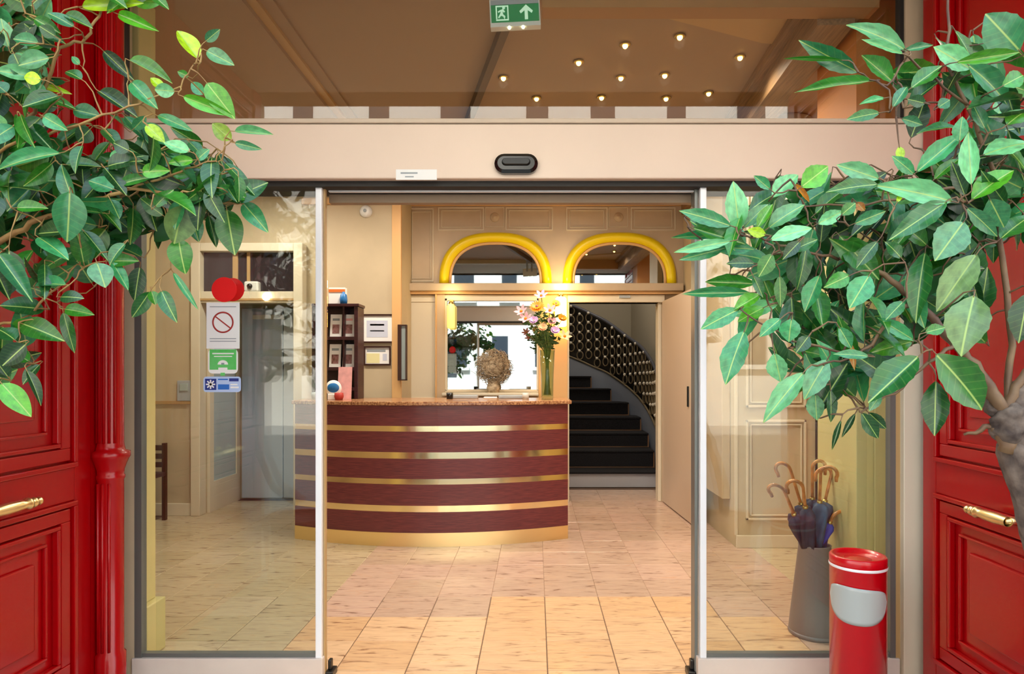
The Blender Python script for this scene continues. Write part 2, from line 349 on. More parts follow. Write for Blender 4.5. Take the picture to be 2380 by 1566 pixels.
# ---- red porch doors folded against the porch walls
def red_leaf(n, X, s, lab):
    """s=+1: left leaf, its face looks towards +X"""
    d = empty('door_%d' % n, (X, 2.3, 0)); struct(d, lab, 'door')
    y1 = 2.70 if s > 0 else 2.86; ye = y1-.095
    fx = lambda t: X+s*t
    def bx(nm, t0, t1, a, b, c, e, bev=.004): return MB().box(min(fx(t0), fx(t1)), max(fx(t0), fx(t1)), a, b, c, e).build(nm, 'red_paint', d, bev)
    bx('leaf_board', -.05, -.018, 1.52, y1, .02, 3.27)
    bx('stile', -.018, 0, ye, y1, .02, 3.27); bx('lock_rail', -.018, 0, 1.64, ye, .885, 1.02); bx('bottom_rail', -.018, 0, 1.64, ye, .02, .16)
    bx('stile', -.018, 0, 1.52, 1.64, .02, 3.27)
    for z0, z1 in ((1.02, 3.17), (.16, .885)):
        for k, (ins, h) in enumerate(((0, .016), (.028, .004), (.085, .008), (.14, -.002))):   # stepped moulding rings
            wd = (.02, .05, .016, .012)[k]; a0, a1, c0, c1 = 1.64+ins, ye-ins, z0+ins, z1-ins
            m = MB()
            for q in ((a0, a1, c0, c0+wd), (a0, a1, c1-wd, c1), (a0, a0+wd, c0+wd, c1-wd), (a1-wd, a1, c0+wd, c1-wd)):
                m.box(min(fx(-.018), fx(h)), max(fx(-.018), fx(h)), *q)
            m.build('moulding', 'red_paint', d, .004)
        bx('raised_field', -.018, -.004, 1.84, ye-.2, z0+.2, z1-.2, .01)
    # brass lever along the leaf
    h = empty('lever_handle', (fx(.07), 2.2, .95)); h.parent = d; h.matrix_parent_inverse = d.matrix_basis.inverted()
    m = MB(); yt = 2.33 if s > 0 else 2.46; zt = .938 if s > 0 else .88
    M = Matrix.Rotation(-PI/2, 3, 'X')
    m.lathe([(.001, 0), (.013, .004), (.016, .014), (.010, .022), (.018, .030), (.019, .044), (.013, .050), (.022, .058), (.022, .068), (.015, .076), (.019, .10), (.021, .16), (.017, .22)], (fx(.075), yt, zt), 16, Matrix.Rotation(PI/2, 3, 'X'))
    m.tube([(fx(.075), yt-.2, zt), (fx(.0), yt-.2, zt)], .014, 12); m.build('grip', 'brass_satin', h)
    MB().lathe([(.03, 0), (.03, .012), (.001, .012)], (fx(0), yt-.2, zt), 16, Matrix.Rotation(s*PI/2, 3, 'Y')).build('rosette', 'brass_satin', h)
    return d
dl = red_leaf(3, -1.86, 1, 'left red panelled porch door folded open behind the left tree')
red_leaf(4, 1.715, -1, 'right red panelled porch door folded open behind the right tree')
B('end_board', 'red_paint', dl, -1.93, -1.862, 2.70, 2.86, .02, 3.27)
m = MB()   # turned astragal column on the leaf's free edge
cx, cy = -1.818, 2.76
pr = [(.058, .02), (.058, .20), (.05, .21), (.05, .94), (.054, .95), (.054, .96), (.05, .965), (.052, .985), (.06, 1.01), (.068, 1.03), (.074, 1.04), (.074, 1.062), (.056, 1.068), (.052, 1.085), (.05, 1.10), (.05, 3.27)]
m.lathe(pr, (cx, cy, 0), 20); c = m.build('column', 'red_paint', dl)
m = MB()
for a in (-2.3, -1.9, -1.5, -1.1, -.7): m.tube([(cx+.05*math.cos(a), cy+.05*math.sin(a), 1.10), (cx+.05*math.cos(a), cy+.05*math.sin(a), 3.27)], .006, 6)
for a in (-2.1, -1.6, -1.1): m.tube([(cx+.05*math.cos(a), cy+.05*math.sin(a), .22), (cx+.05*math.cos(a), cy+.05*math.sin(a), .93)], .006, 6)
m.build('fluting', 'red_paint', c)

# ---- lobby ceiling
ce = B('ceiling', 'ceiling', None, -4.0, 2.75, 3.05, 7.2, 3.30, 3.42); struct(ce, 'lobby ceiling with small warm downlights', 'ceiling')
B('soffit', 'ceiling', ce, -4.0, -1.45, 3.05, 7.1, 3.235, 3.302); B('cornice', 'cream_dark', ce, -1.45, -1.40, 3.05, 6.4, 3.262, 3.302); B('cornice', 'ceiling', ce, -1.40, -1.33, 3.05, 6.4, 3.284, 3.302)
B('bulkhead', 'ceiling_warm', ce, .03, 1.63, 3.06, 3.16, 3.13, 3.30)
a = math.atan2(-.25, .98); M = Matrix.Translation((-.19, 3.58, 0)) @ Matrix.Rotation(-a, 4, 'Z')
MB().box(-.022, .022, -.45, 3.0, 3.235, 3.302, M).build('dark_beam', 'beam_dark', ce)
m = MB()
M = Matrix.Translation((1.44, 3.16, 0)) @ Matrix.Rotation(-.05, 4, 'Z'); MB().box(-.06, .12, 0, 3.8, 3.1, 3.302, M).build('beam', 'beam_wood', ce)
MB().box(.12, .17, 0, 3.8, 3.16, 3.302, M).build('beam_moulding', 'beam_wood', ce); MB().box(-.11, -.06, 0, 3.8, 3.24, 3.302, M).build('beam_moulding', 'beam_wood', ce)
MB().prism([(.05, 3.16), (1.45, 3.16), (1.42, 3.72), (1.3, 3.70)], lambda u, v, w_: (u, v, 3.286+w_), .016).build('darker_wedge', 'cream_dark', ce)  # thin darker wedge laid on the ceiling along a tone boundary
# ---- walls
wl = B('wall_left', 'cream_wall', None, -4.1, -3.95, 3.0, 7.3, 0, 3.4); struct(wl, 'left end wall of the lobby')
wr = B('wall_right', 'ochre_wall', None, 2.72, 2.85, 3.0, 7.3, 0, 3.4); struct(wr, 'warm ochre right end wall of the lobby')
pil = MB().box(-2.1, -1.925, 3.13, 3.27, .26, 3.24).build('trim_3', 'green_cream', None, .004); struct(pil, 'cream pilaster standing just inside the left side glass', 'pilaster')
B('plinth', 'green_cream', pil, -2.1, -1.885, 3.13, 3.29, 0, .26, bevel=.006)
pr_ = MB().box(1.615, 2.3, 3.25, 3.7, 0, 2.6).build('trim_4', 'green_cream', None, .004); struct(pr_, 'broad cream pillar just inside the right side glass', 'pillar')
B('pillar_band', 'green_cream', pr_, 1.70, 1.80, 3.235, 3.25, 0, 2.6, bevel=.004); B('upper_band', 'ochre_wall', pr_, 1.615, 2.3, 3.25, 3.7, 2.6, 3.298)
rb_ = B('wall_side_right', 'cream_wall', None, 1.60, 2.72, 5.16, 7.0, 0, 3.3); struct(rb_, 'cream panelled wall block on the right behind the umbrella stand')
for x0, x1, z0, z1 in ((1.68, 2.16, .22, 1.02), (1.68, 2.16, 1.12, 2.9)):
    for ins, wd in ((0, .018), (.035, .008)):
        m = MB()
        for q in ((x0+ins, x1-ins, z0+ins, z0+ins+wd), (x0+ins, x1-ins, z1-ins-wd, z1-ins), (x0+ins, x0+ins+wd, z0+ins, z1-ins), (x1-ins-wd, x1-ins, z0+ins, z1-ins)): m.box(q[0], q[1], 5.145, 5.165, q[2], q[3])
        m.build('panel_moulding', 'pale_panel', rb_, .003)
B('skirting', 'pale_panel', rb_, 1.60, 2.24, 5.14, 5.16, 0, .10, bevel=.004); B('corner_bead', 'pale_panel', rb_, 1.592, 1.612, 5.15, 5.17, .1, 3.2)
B('gap_dark_strip', 'gasket', rb_, 2.235, 2.26, 5.13, 5.16, 0, 3.2)  # dark strip painted in for the shadowy gap beside the pillar
cb = B('side_panel', 'cream_panel', rb_, 1.53, 1.598, 5.3, 5.86, .36, 3.2, bevel=.005)
# left rear wall plane (Y 6.4) with the switch, lift alcove and notices
wlb = MB().box(-3.95, -3.28, 6.32, 6.5, 0, 3.3).box(-2.31, -1.345, 6.4, 6.55, 0, 3.3).box(-3.28, -2.31, 6.4, 6.55, 2.66, 3.3).box(-1.44, -1.345, 6.55, 7.0, 0, 3.3).build('wall_rear_left', 'cream_wall'); struct(wlb, 'cream rear wall left of the arches with the lift alcove')
B('corner_post', 'cream_post', wlb, -1.42, -1.33, 6.37, 6.41, 0, 3.1, bevel=.004); B('cornice', 'cream_post', wlb, -2.31, -1.33, 6.36, 6.4, 3.06, 3.12, bevel=.005)
B('chair_rail', 'cream_dark', wlb, -3.95, -3.30, 6.30, 6.32, 1.09, 1.12); B('skirting', 'pale_panel', wlb, -3.95, -3.30, 6.295, 6.32, 0, .12, bevel=.004)
al = MB().box(-3.44, -3.28, 6.55, 7.25, 0, 3.0).box(-2.31, -2.2, 6.55, 7.25, 0, 3.0).box(-3.28, -2.31, 7.15, 7.25, 0, 3.0).box(-3.28, -2.31, 6.5, 7.25, 2.72, 2.8).build('wall_alcove', 'cream_panel'); struct(al, 'recess walls around the lift door')
fr = MB().box(-3.36, -3.27, 6.28, 6.40, 0, 2.66).box(-2.36, -2.27, 6.28, 6.40, 0, 2.66).box(-3.27, -2.36, 6.28, 6.40, 2.58, 2.66).build('trim_5', 'pale_panel', None, .006); struct(fr, 'cream frame around the lift alcove', 'door frame')
B('lintel', 'pale_panel', fr, -3.27, -2.36, 6.30, 6.42, 2.08, 2.19, bevel=.004); B('lintel_moulding', 'cream_dark', fr, -3.27, -2.36, 6.29, 6.30, 2.10, 2.12)
MB().lathe([(.001, 0), (.035, 0), (.04, .01)], (-2.62, 6.285, 2.135), 14, Matrix.Rotation(PI/2, 3, 'X')).build('spotlight', 'lamp_white', fr)
w4 = empty('window_4', (-2.8, 6.36, 2.19)); struct(w4, 'dark glazed panel above the lift alcove lintel', 'window')
B('pane', 'dark_glass', w4, -3.27, -2.36, 6.36, 6.37, 2.19, 2.58); B('curtain_fold', 'cream_dark', w4, -2.98, -2.93, 6.345, 6.36, 2.19, 2.58); B('curtain_fold', 'cream_dark', w4, -2.84, -2.81, 6.345, 6.36, 2.19, 2.58)
s = empty('window_5', (-3.25, 6.7, 0)); struct(s, 'narrow glazed side panel in the alcove left of the lift door', 'window')
B('pane', 'frosted', s, -3.268, -3.262, 6.52, 7.02, .3, 2.05); B('frame_bar', 'pale_panel', s, -3.278, -3.25, 6.44, 6.52, 0, 2.1); B('frame_bar', 'pale_panel', s, -3.278, -3.25, 7.02, 7.1, 0, 2.1); B('frame_bar', 'pale_panel', s, -3.278, -3.25, 6.52, 7.02, 0, .3)
lf = empty('door_5', (-2.8, 7.1, 0)); struct(lf, 'brushed steel lift door in the left alcove', 'lift door')
B('leaf_panel', 'lift_steel', lf, -3.23, -2.78, 7.09, 7.14, .02, 2.1, bevel=.003); B('leaf_panel', 'lift_steel', lf, -2.775, -2.33, 7.10, 7.15, .02, 2.1, bevel=.003); B('door_closer', 'plastic_white', lf, -3.1, -2.75, 7.06, 7.09, 1.98, 2.03, bevel=.006)
# arches wall (Y 7.0)
ow0, ow1, oh = .362, 1.363, 2.156
wb = MB().box(-1.44, ow0, 7.0, 7.14, 0, 3.4).box(ow0, ow1, 7.0, 7.14, oh, 3.4).box(ow1, 1.62, 7.0, 7.14, 0, 3.4).build('wall_back', 'cream_panel'); struct(wb, 'panelled back wall with two arched mirrors and the stair opening')
for x0, x1, m_ in ((-1.42, 1.58, 'cream_panel'),):
    B('ledge', 'cream_panel', wb, x0, x1, 6.88, 7.0, 2.27, 2.352, bevel=.01); B('ledge_moulding', 'cream_post', wb, x0, x1, 6.92, 7.0, 2.24, 2.27, bevel=.006)
B('cornice', 'cream_post', wb, -1.42, 1.6, 6.93, 7.0, 3.20, 3.27, bevel=.01)
def frame(parent, X0, Y0, X1, Y1, Yp, wd=.012, name='panel_moulding', m_='pale_panel', t=.012):
    a, b = P(X0, Y1, Yp), P(X1, Y0, Yp); m = MB()
    for q in ((a.x, b.x, a.z, a.z+wd), (a.x, b.x, b.z-wd, b.z), (a.x, a.x+wd, a.z+wd, b.z-wd), (b.x-wd, b.x, a.z+wd, b.z-wd)): m.box(q[0], q[1], Yp-t, Yp+.002, q[2], q[3])
    return m.build(name, m_, parent, .003)
frame(wb, 952, 484, 1008, 655, 7.0); frame(wb, 958, 492, 1002, 648, 7.0, .006)
for a0, a1 in ((1018, 1125), (1175, 1285), (1316, 1412), (1466, 1570)): frame(wb, a0, 482, a1, 536, 7.0); frame(wb, a0+8, 489, a1-8, 529, 7.0, .006)
for a0 in (1125, 1412): frame(wb, a0+3, 482, a0+47, 528, 7.0, .006)
for cxp in (1150, 1438):
    c0 = P(cxp, 505, 7.0); m = MB().lathe([(.001, .03), (.018, .028), (.025, .012), (.035, .012), (.05, .006), (.052, 0)], (c0.x, 7.0, c0.z), 16, Matrix.Rotation(PI/2, 3, 'X')); m.build('rosette', 'cream_panel', wb)
B('lower_panel', 'pale_panel', wb, -1.36, -1.08, 6.975, 7.0, .1, 2.23, bevel=.004); frame(wb, 948, 700, 1012, 925, 6.975, .008)
B('pilaster', 'cream_panel', wb, -1.07, -.98, 6.95, 7.0, .1, 2.24, bevel=.006); B('pilaster_edge', 'cream_post', wb, -1.08, -1.065, 6.93, 7.0, .1, 2.24, bevel=.003)
B('pier', 'cream_post', wb, .03, .345, 6.955, 7.0, .1, 2.24, bevel=.006)
B('shelf', 'pale_panel', wb, -.98, .03, 6.72, 7.0, 1.155, 1.185, bevel=.006); B('shelf_front', 'cream_panel', wb, -.98, .03, 6.9, 7.0, .1, 1.15)
t6 = MB().box(ow0-.03, ow0, 6.97, 7.15, 0, 2.235).box(ow1-.035, ow1, 7.0, 7.15, 0, oh).box(ow0-.02, ow1+.03, 6.96, 7.15, oh, 2.235).build('trim_6', 'pale_panel', None, .004); struct(t6, 'pale frame of the doorway to the staircase', 'door frame')
MB().box(.9, 1.02, 6.94, 6.96, 2.2, 2.225).build('door_closer', 'plastic_grey', t6)
for cxp, hw, lab in ((1152, .607, 'yellow edged arched mirror above the vase, left of the pair'), (1439, .613, 'yellow edged arched mirror above the stair doorway, right of the pair')):
    c0 = P(cxp, 660, 7.0); H = .553; am = empty('arched_mirror', (c0.x, 6.98, c0.z), lab, 'mirror', 'arched mirrors above the ledge')
    def arc(w_, h_, n=36, e=2.5): return [(math.copysign(abs(math.cos(PI*i/n))**(2/e), math.cos(PI*i/n))*w_, abs(math.sin(PI*i/n))**(2/e)*h_) for i in range(n+1)]
    a, b = arc(hw, H), arc(hw-.10, H-.10); n = len(a)
    def ring(a, b, t0, t1, nm, mm):
        vs = [];
        for (u, v), (u2, v2) in zip(a, b):
            mu_, mv = (u+u2)/2, (v+v2)/2
            vs += [(c0.x+u, 7.0, c0.z+v), (c0.x+u, 7.0-t0, c0.z+v), (c0.x+mu_, 7.0-t1, c0.z+mv), (c0.x+u2, 7.0-t0, c0.z+v2), (c0.x+u2, 7.0, c0.z+v2)]
        fs = [(5*i+k, 5*i+(k+1) % 5, 5*i+5+(k+1) % 5, 5*i+5+k) for i in range(n-1) for k in range(5)]+[(0, 1, 2, 3, 4)[::-1], tuple(5*(n-1)+k for k in range(5))]
        MB().add(vs, fs, True).build(nm, mm, am)
    ring(a, b, .035, .075, 'surround', 'yellow'); ring(b, arc(hw-.13, H-.13), .02, .03, 'bead', 'cream_post')
    MB().prism(arc(hw-.11, H-.11), lambda u, v, w_: (c0.x+u, 6.99-w_, c0.z+v), .006).build('glass', 'mirror', am)
# rectangular mirror
wm = empty('wall_mirror', (-.47, 6.99, 1.2), 'large square wall mirror behind the reception counter', 'mirror')
B('glass', 'mirror', wm, -.975, .025, 6.985, 6.995, 1.2, 2.17); m = MB().box(-.98, -.955, 6.96, 6.99, 1.2, 2.2).box(.01, .03, 6.96, 6.99, 1.2, 2.2).box(-.98, .03, 6.96, 6.99, 2.17, 2.235).box(-.98, .03, 6.96, 6.99, 1.187, 1.215); m.build('frame', 'pale_panel', wm, .004)
# open leaf of the stair door
d6 = empty('door_6', (1.36, 7.0, 0)); struct(d6, 'cream door leaf standing open beside the staircase doorway', 'door')
ang = math.atan2(1.446-1.385, 1.1); M = Matrix.Translation((1.365, 6.96, 0)) @ Matrix.Rotation(ang, 4, 'Z')
MB().box(0, .035, -1.09, 0, .012, 2.165, M).build('leaf_panel', 'beige_leaf', d6, .003); MB().box(-.004, .036, -1.11, -1.088, .012, 2.165, M).build('edge_strip', 'pale_panel', d6)
MB().box(-.012, 0, -.99, -.955, 1.08, 1.27, M).build('handle', 'black', d6, .003)
B('wall_link', 'cream_wall', wb, 1.62, 1.70, 6.98, 7.14, 0, 3.3)

# ---- stairwell
m = MB().box(1.64, 1.74, 7.14, 11.2, 0, 5.2).box(-1.6, 1.74, 11.1, 11.2, 0, 5.2).box(-1.7, -1.6, 7.14, 11.2, 0, 5.2).box(-1.6, 1.74, 7.0, 7.14, 3.4, 5.2); sw = m.build('wall_stairwell', 'well_wall'); struct(sw, 'beige walls of the stairwell behind the doorway')
o = B('ceiling_stairwell', 'well_wall', None, -1.7, 1.74, 7.0, 11.2, 5.2, 5.3); struct(o, 'ceiling of the stairwell', 'ceiling')
o = B('floor_stairwell', 'grout', None, -1.6, 1.74, 8.0, 11.2, -.1, -.006); struct(o, 'floor of the stairwell under the steps', 'floor')
st = empty('staircase', (1.0, 7.85, 0), 'winding staircase with dark carpeted steps seen through the doorway', 'staircase')
tops = [.18, .40, .59, .775, .96, 1.147, 1.33, 1.51, 1.69]; yn = [7.85+.33*k for k in range(9)]; xr = [1.50, 1.50, 1.485, 1.438, 1.32, 1.108, .845, .45, 0.1]
for k in range(9):
    z0 = 0 if k == 0 else tops[k-1]
    s = B('step', 'well_riser' if k == 0 else 'stair_wood', st, -.4, xr[k]+.01, yn[k]+.01, yn[k]+.62, max(0, z0-.05), tops[k]-.01, bevel=.004)
    c = MB().box(-.4, xr[k], yn[k]-.03, yn[k]+.4, tops[k]-.012, tops[k]+.012)
    if k: c.box(-.4, xr[k]-.01, yn[k]-.012, yn[k]+.01, z0+.028, tops[k]-.012)
    c.build('carpet', 'carpet', s, .006)
pth = [(1.53, 7.84, .40, 1.13), (1.535, 8.0, .53, 1.28), (1.545, 8.5, .737, 1.51), (1.475, 9.0, .974, 1.748), (1.325, 9.4, 1.168, 1.926), (1.09, 9.75, 1.36, 2.154), (.878, 9.9, 1.46, 2.284), (.667, 10.0, 1.56, 2.393), (.42, 10.1, 1.66, 2.50), (.1, 10.15, 1.78, 2.62)]
def catm(t):
    n = len(pth)-1; i = min(int(t), n-1); f = t-i; p = [pth[max(0, min(n, i+k))] for k in (-1, 0, 1, 2)]
    return [.5*((2*p[1][q])+(-p[0][q]+p[2][q])*f+(2*p[0][q]-5*p[1][q]+4*p[2][q]-p[3][q])*f*f+(-p[0][q]+3*p[1][q]-3*p[2][q]+p[3][q])*f**3) for q in range(4)]
smp = [catm(9*i/60) for i in range(61)]
# outer string board
vs = []; fs = []
for x, y, zb, zt in smp:
    for dx in (0, .035): vs += [(x+dx, y+dx*.3, max(0, zb-.62)), (x+dx, y+dx*.3, zb)]
for i in range(60): o_ = 4*i; fs += [(o_, o_+1, o_+5, o_+4), (o_+2, o_+6, o_+7, o_+3), (o_+1, o_+3, o_+7, o_+5), (o_, o_+4, o_+6, o_+2)]
MB().add(vs, fs+[(0, 2, 3, 1), (240, 241, 243, 242)], True).build('string_board', 'stringer', st, flat=True)
rl = empty('stair_railing', (1.53, 7.9, .5), 'black wrought iron stair railing with pale studs curving up behind the doorway', 'railing')
MB().tube([(x, y, zt) for x, y, zb, zt in smp], .024, 8).build('handrail', 'rail_grey', rl)
MB().tube([(x, y, zb+.03) for x, y, zb, zt in smp], .014, 6).build('lower_bar', 'iron_bronze', rl)
L = [0]
for a, b in zip(smp, smp[1:]): L.append(L[-1]+math.dist(a[:2], b[:2]))
def at_len(l):
    for i in range(60):
        if L[i+1] >= l: f = (l-L[i])/(L[i+1]-L[i]); return [smp[i][q]*(1-f)+smp[i+1][q]*f for q in range(4)], Vector((smp[i+1][0]-smp[i][0], smp[i+1][1]-smp[i][1], 0)).normalized()
    return smp[-1], Vector((-1, 0, 0))
rg = MB(); n = 14
bk = []
for x, y, zb, zt in smp: bk += [(x+.02, y+.05, zb), (x+.02, y+.05, zt)]
MB().add(bk, [(2*i, 2*i+1, 2*i+3, 2*i+2) for i in range(60)]).build('gap_dark_sheet', 'iron', rl)  # added black sheet standing in for the dark seen through the gaps
tor = [[((.050+.010*math.cos(b))*math.cos(a), .010*math.sin(b), (.064+.010*math.cos(b))*math.sin(a)) for b in [2*PI*k/4 for k in range(4)]] for a in [2*PI*i/n for i in range(n)]]
rg.add([v for r_ in tor for v in r_], [(i*4+k, ((i+1) % n)*4+k, ((i+1) % n)*4+(k+1) % 4, i*4+(k+1) % 4) for i in range(n) for k in range(4)], True)
sd = MB().sphere((0, 0, 0), .022, 6)
rme = sme = None; ncol = 22
for i in range(ncol):
    p, d = at_len(.06+(L[-1]-.1)*i/(ncol-1)); yaw = math.atan2(d.y, d.x)
    for j in range(5):
        z = p[2]+.11+.142*j+(.0 if i % 2 else .071)
        if z > p[3]-.06: continue
        if rme is None: o = rg.build('ring', 'iron_bronze', rl); rme = o.data
        else: o = link('ring', rme, None, rl)
        o.location = (p[0], p[1], z); o.rotation_euler = (0, 0, yaw)
        if sme is None: o = sd.build('stud', 'stud', rl); sme = o.data
        else: o = link('stud', sme, None, rl)
        o.location = (p[0]-.01, p[1]-.03, z+.071)
# ================================================================ THINGS IN THE LOBBY
# ---- reception counter
XC, HW = -.879, 1.151
def yf(x): return 5.185+.265*((x-XC)/HW)**2
ct = empty('reception_counter', (XC, 5.5, 0), 'curved mahogany reception counter with horizontal brass strips', 'counter')
def band(z0, z1, off, th, nm, m_, x0=XC-HW, x1=XC+HW, par=ct, n=40):
    vs = []
    for i in range(n+1):
        x = x0+(x1-x0)*i/n; y = yf(x)-off; vs += [(x, y, z0), (x, y, z1), (x, y+th, z1), (x, y+th, z0)]
    fs = [(4*i+k, 4*i+(k+1) % 4, 4*i+4+(k+1) % 4, 4*i+4+k) for i in range(n) for k in range(4)]+[(3, 2, 1, 0), (4*n, 4*n+1, 4*n+2, 4*n+3)]
    o = MB().add(vs, fs, False).build(nm, m_, par); o.data.polygons.foreach_set('use_smooth', [abs(p.normal.z) < .5 for p in o.data.polygons]); o.data.set_sharp_from_angle(angle=.6); return o
zs = [(.111, .276), (.328, .498), (.543, .705), (.757, .923), (.968, 1.132)]
for a, b in zs: o = band(a, b, .006, .05, 'wood_band', 'mahogany'); 
for a, b in ((.276, .328), (.498, .543), (.705, .757), (.923, .968)): band(a, b, 0, .045, 'brass_strip', 'brass')
band(0, .111, .012, .05, 'plinth', 'brass_satin')
MB().box(XC-HW, XC-HW+.03, 5.5, 5.95, 0, 1.13).box(XC+HW-.03, XC+HW, 5.5, 5.95, 0, 1.13).build('side_panel', 'mahogany', ct)
n = 30; vs = []
for i in range(n+1):
    x = XC-HW-.02+(2*HW+.05)*i/n; y = yf(min(max(x, XC-HW), XC+HW))-.035
    vs += [(x, y, 1.134), (x, y, 1.164), (x, 6.0, 1.164), (x, 6.0, 1.134)]
MB().add(vs, [(4*i+k, 4*i+(k+1) % 4, 4*i+4+(k+1) % 4, 4*i+4+k) for i in range(n) for k in range(4)]+[(3, 2, 1, 0), (4*n, 4*n+1, 4*n+2, 4*n+3)]).build('worktop', 'granite', ct, .006)
CT = 1.164
def card(name, m_, px, py0, py1, pw, Y, lab, cat, grp=None, base=CT, lean=.0, t=.006):
    """upright card: px centre, height py0..py1, width pw in the photograph"""
    x = P(px, 0, Y).x; h = (py1-py0)*Y/F; w_ = pw*Y/F
    e = MB().box(-w_/2, w_/2, 0, t, 0, h, Matrix.Translation((x, Y, base)) @ Matrix.Rotation(-lean, 4, 'X')).build(name, m_, None, .001)
    return tag(e, lab, cat, grp), x, h, w_
# brochure rack
rk = empty('brochure_rack', (-1.72, 5.8, CT), 'dark wooden brochure rack standing on the left end of the counter', 'rack')
Y0 = 5.72; xl, xr_ = P(756, 0, Y0).x-.02, P(832, 0, Y0).x; zt = P(0, 712, Y0).z
MB().box(xr_-.035, xr_, Y0, Y0+.2, CT, zt).build('side_panel', 'rack_wood', rk, .003); MB().box(xl-.1, xl-.075, Y0, Y0+.2, CT, zt).build('side_panel', 'rack_wood', rk, .003)
MB().box(xl-.075, xr_-.035, Y0+.18, Y0+.2, CT, zt).build('back_panel', 'rack_wood', rk)
B('top', 'rack_wood', rk, xl-.1, xr_+.01, Y0-.01, Y0+.2, zt, zt+.025, bevel=.003)
for py in (782, 853, 900): z = P(0, py, Y0).z; B('shelf', 'rack_wood', rk, xl-.075, xr_-.035, Y0, Y0+.18, z-.03, z, bevel=.002)
xm = P(797, 0, Y0).x; B('divider', 'rack_wood', rk, xm-.008, xm+.008, Y0+.02, Y0+.18, P(0, 853, Y0).z, zt)
for (px, py0, py1, b, lab) in ((780, 727, 780, 782, 'white brochure with a brown picture, upper left pocket of the dark rack'), (810, 727, 780, 782, 'white brochure with a pink heading, upper right pocket of the dark rack'), (778, 797, 851, 853, 'pale brochure with a grey picture, second row left in the dark rack'), (809, 797, 851, 853, 'pale brochure with a striped picture, second row right in the dark rack')):
    zb = P(0, b, Y0).z; o, x, h, w_ = card('brochure', 'paper', px, py0, py1, 27, Y0+.05, lab, 'brochure', 'brochures in the rack', zb, .12)
    M = Matrix.Translation((x, Y0+.05, zb)) @ Matrix.Rotation(-.12, 4, 'X')
    MB().box(-w_*.3, w_*.3, -.002, .001, h*.15, h*.55, M).build('picture', 'print_brown', o)
    MB().box(-w_*.3, w_*.3, -.002, .001, h*.72, h*.82, M).build('heading', 'paper_pink' if px == 810 else 'ink_grey', o)
o, x, h, w_ = card('leaflet_box', 'paper', 783, 672, 711, 38, Y0+.06, 'small white box with an orange top band on top of the rack', 'box', base=zt+.025, t=.06)
MB().box(x-w_/2, x+w_/2, Y0+.056, Y0+.062, zt+.025+h*.72, zt+.025+h*.9).build('band', 'ink_orange', o)
x = P(801, 0, Y0+.08).x; o = MB().lathe([(.001, 0), (.03, 0), (.034, .04), (.028, .085), (.012, .095), (.012, .11), (.001, .112)], (x, Y0+.05, zt+.025), 14).build('bottle', 'sky_blue'); tag(o, 'small blue round bottle on top of the dark rack', 'bottle')
card('leaflet', 'paper_pink', 800, 850, 926, 32, Y0-.1, 'pink leaflet leaning at the foot of the dark rack', 'leaflet', lean=.12)
# round blue sign
x = P(775, 0, 5.55).x; z = P(0, 902, 5.55).z; o = empty('counter_sign', (x, 5.55, CT), 'round white sign with a blue disc standing on the counter', 'sign')
RX = Matrix.Rotation(PI/2, 3, 'X')
MB().lathe([(.001, .008), (.066, .008), (.07, 0)], (x, 5.55, z), 26, RX).build('disc', 'paper', o)
MB().lathe([(.001, .012), (.05, .012), (.052, .008)], (x, 5.55, z+.004), 24, Matrix.Diagonal((1, 1, .8)) @ RX).build('emblem', 'sky_blue', o)
MB().box(x-.045, x+.045, 5.53, 5.57, CT, z-.05).build('foot', 'paper', o, .004)
x = P(788, 0, 5.6).x; o = MB().lathe([(.001, 0), (.03, 0), (.04, .03), (.036, .06), (.03, .062), (.001, .05)], (x+.03, 5.5, CT), 14).build('dish', 'ink_red'); tag(o, 'small red dish beside the round blue sign', 'dish')
card('paper_notice', 'paper', 716, 872, 926, 30, 5.75, 'white notice card at the far left end of the counter behind the glass', 'card')
x = P(731, 0, 5.6).x; o = MB().lathe([(.001, 0), (.03, 0), (.036, .06), (.03, .062), (.001, .04)], (x, 5.62, CT), 12).build('cup', 'plastic_grey'); tag(o, 'small grey cup on the counter by the left door post', 'cup')
for px, w_, d, h, m_, lab in ((1082, .22, .12, .03, 'plastic_grey', 'flat grey tray on the counter under the mirror, left one'), (1190, .24, .12, .028, 'plastic_grey', 'flat grey tray on the counter under the mirror, beside the vase'), (1140, .12, .1, .014, 'paper', 'small stack of white slips between the two grey trays')):
    x = P(px, 0, 5.85).x; o = MB().box(x-w_/2, x+w_/2, 5.8, 5.8+d, CT, CT+h).build('paper_tray' if m_ != 'paper' else 'paper_slips', m_, None, .006); tag(o, lab, 'tray' if m_ != 'paper' else 'paper')
for px, lab in ((1048, 'black pen pot at the left edge of the mirror'), (1222, 'small white candle glass at the foot of the vase')):
    x = P(px, 0, 5.8).x; o = MB().lathe([(.001, 0), (.028, 0), (.03, .055), (.026, .055), (.024, .01), (.001, .008)], (x, 5.72, CT), 14).build('pen_pot' if px < 1100 else 'candle_glass', 'black' if px < 1100 else 'plastic_white'); tag(o, lab, 'pot' if px < 1100 else 'glass')
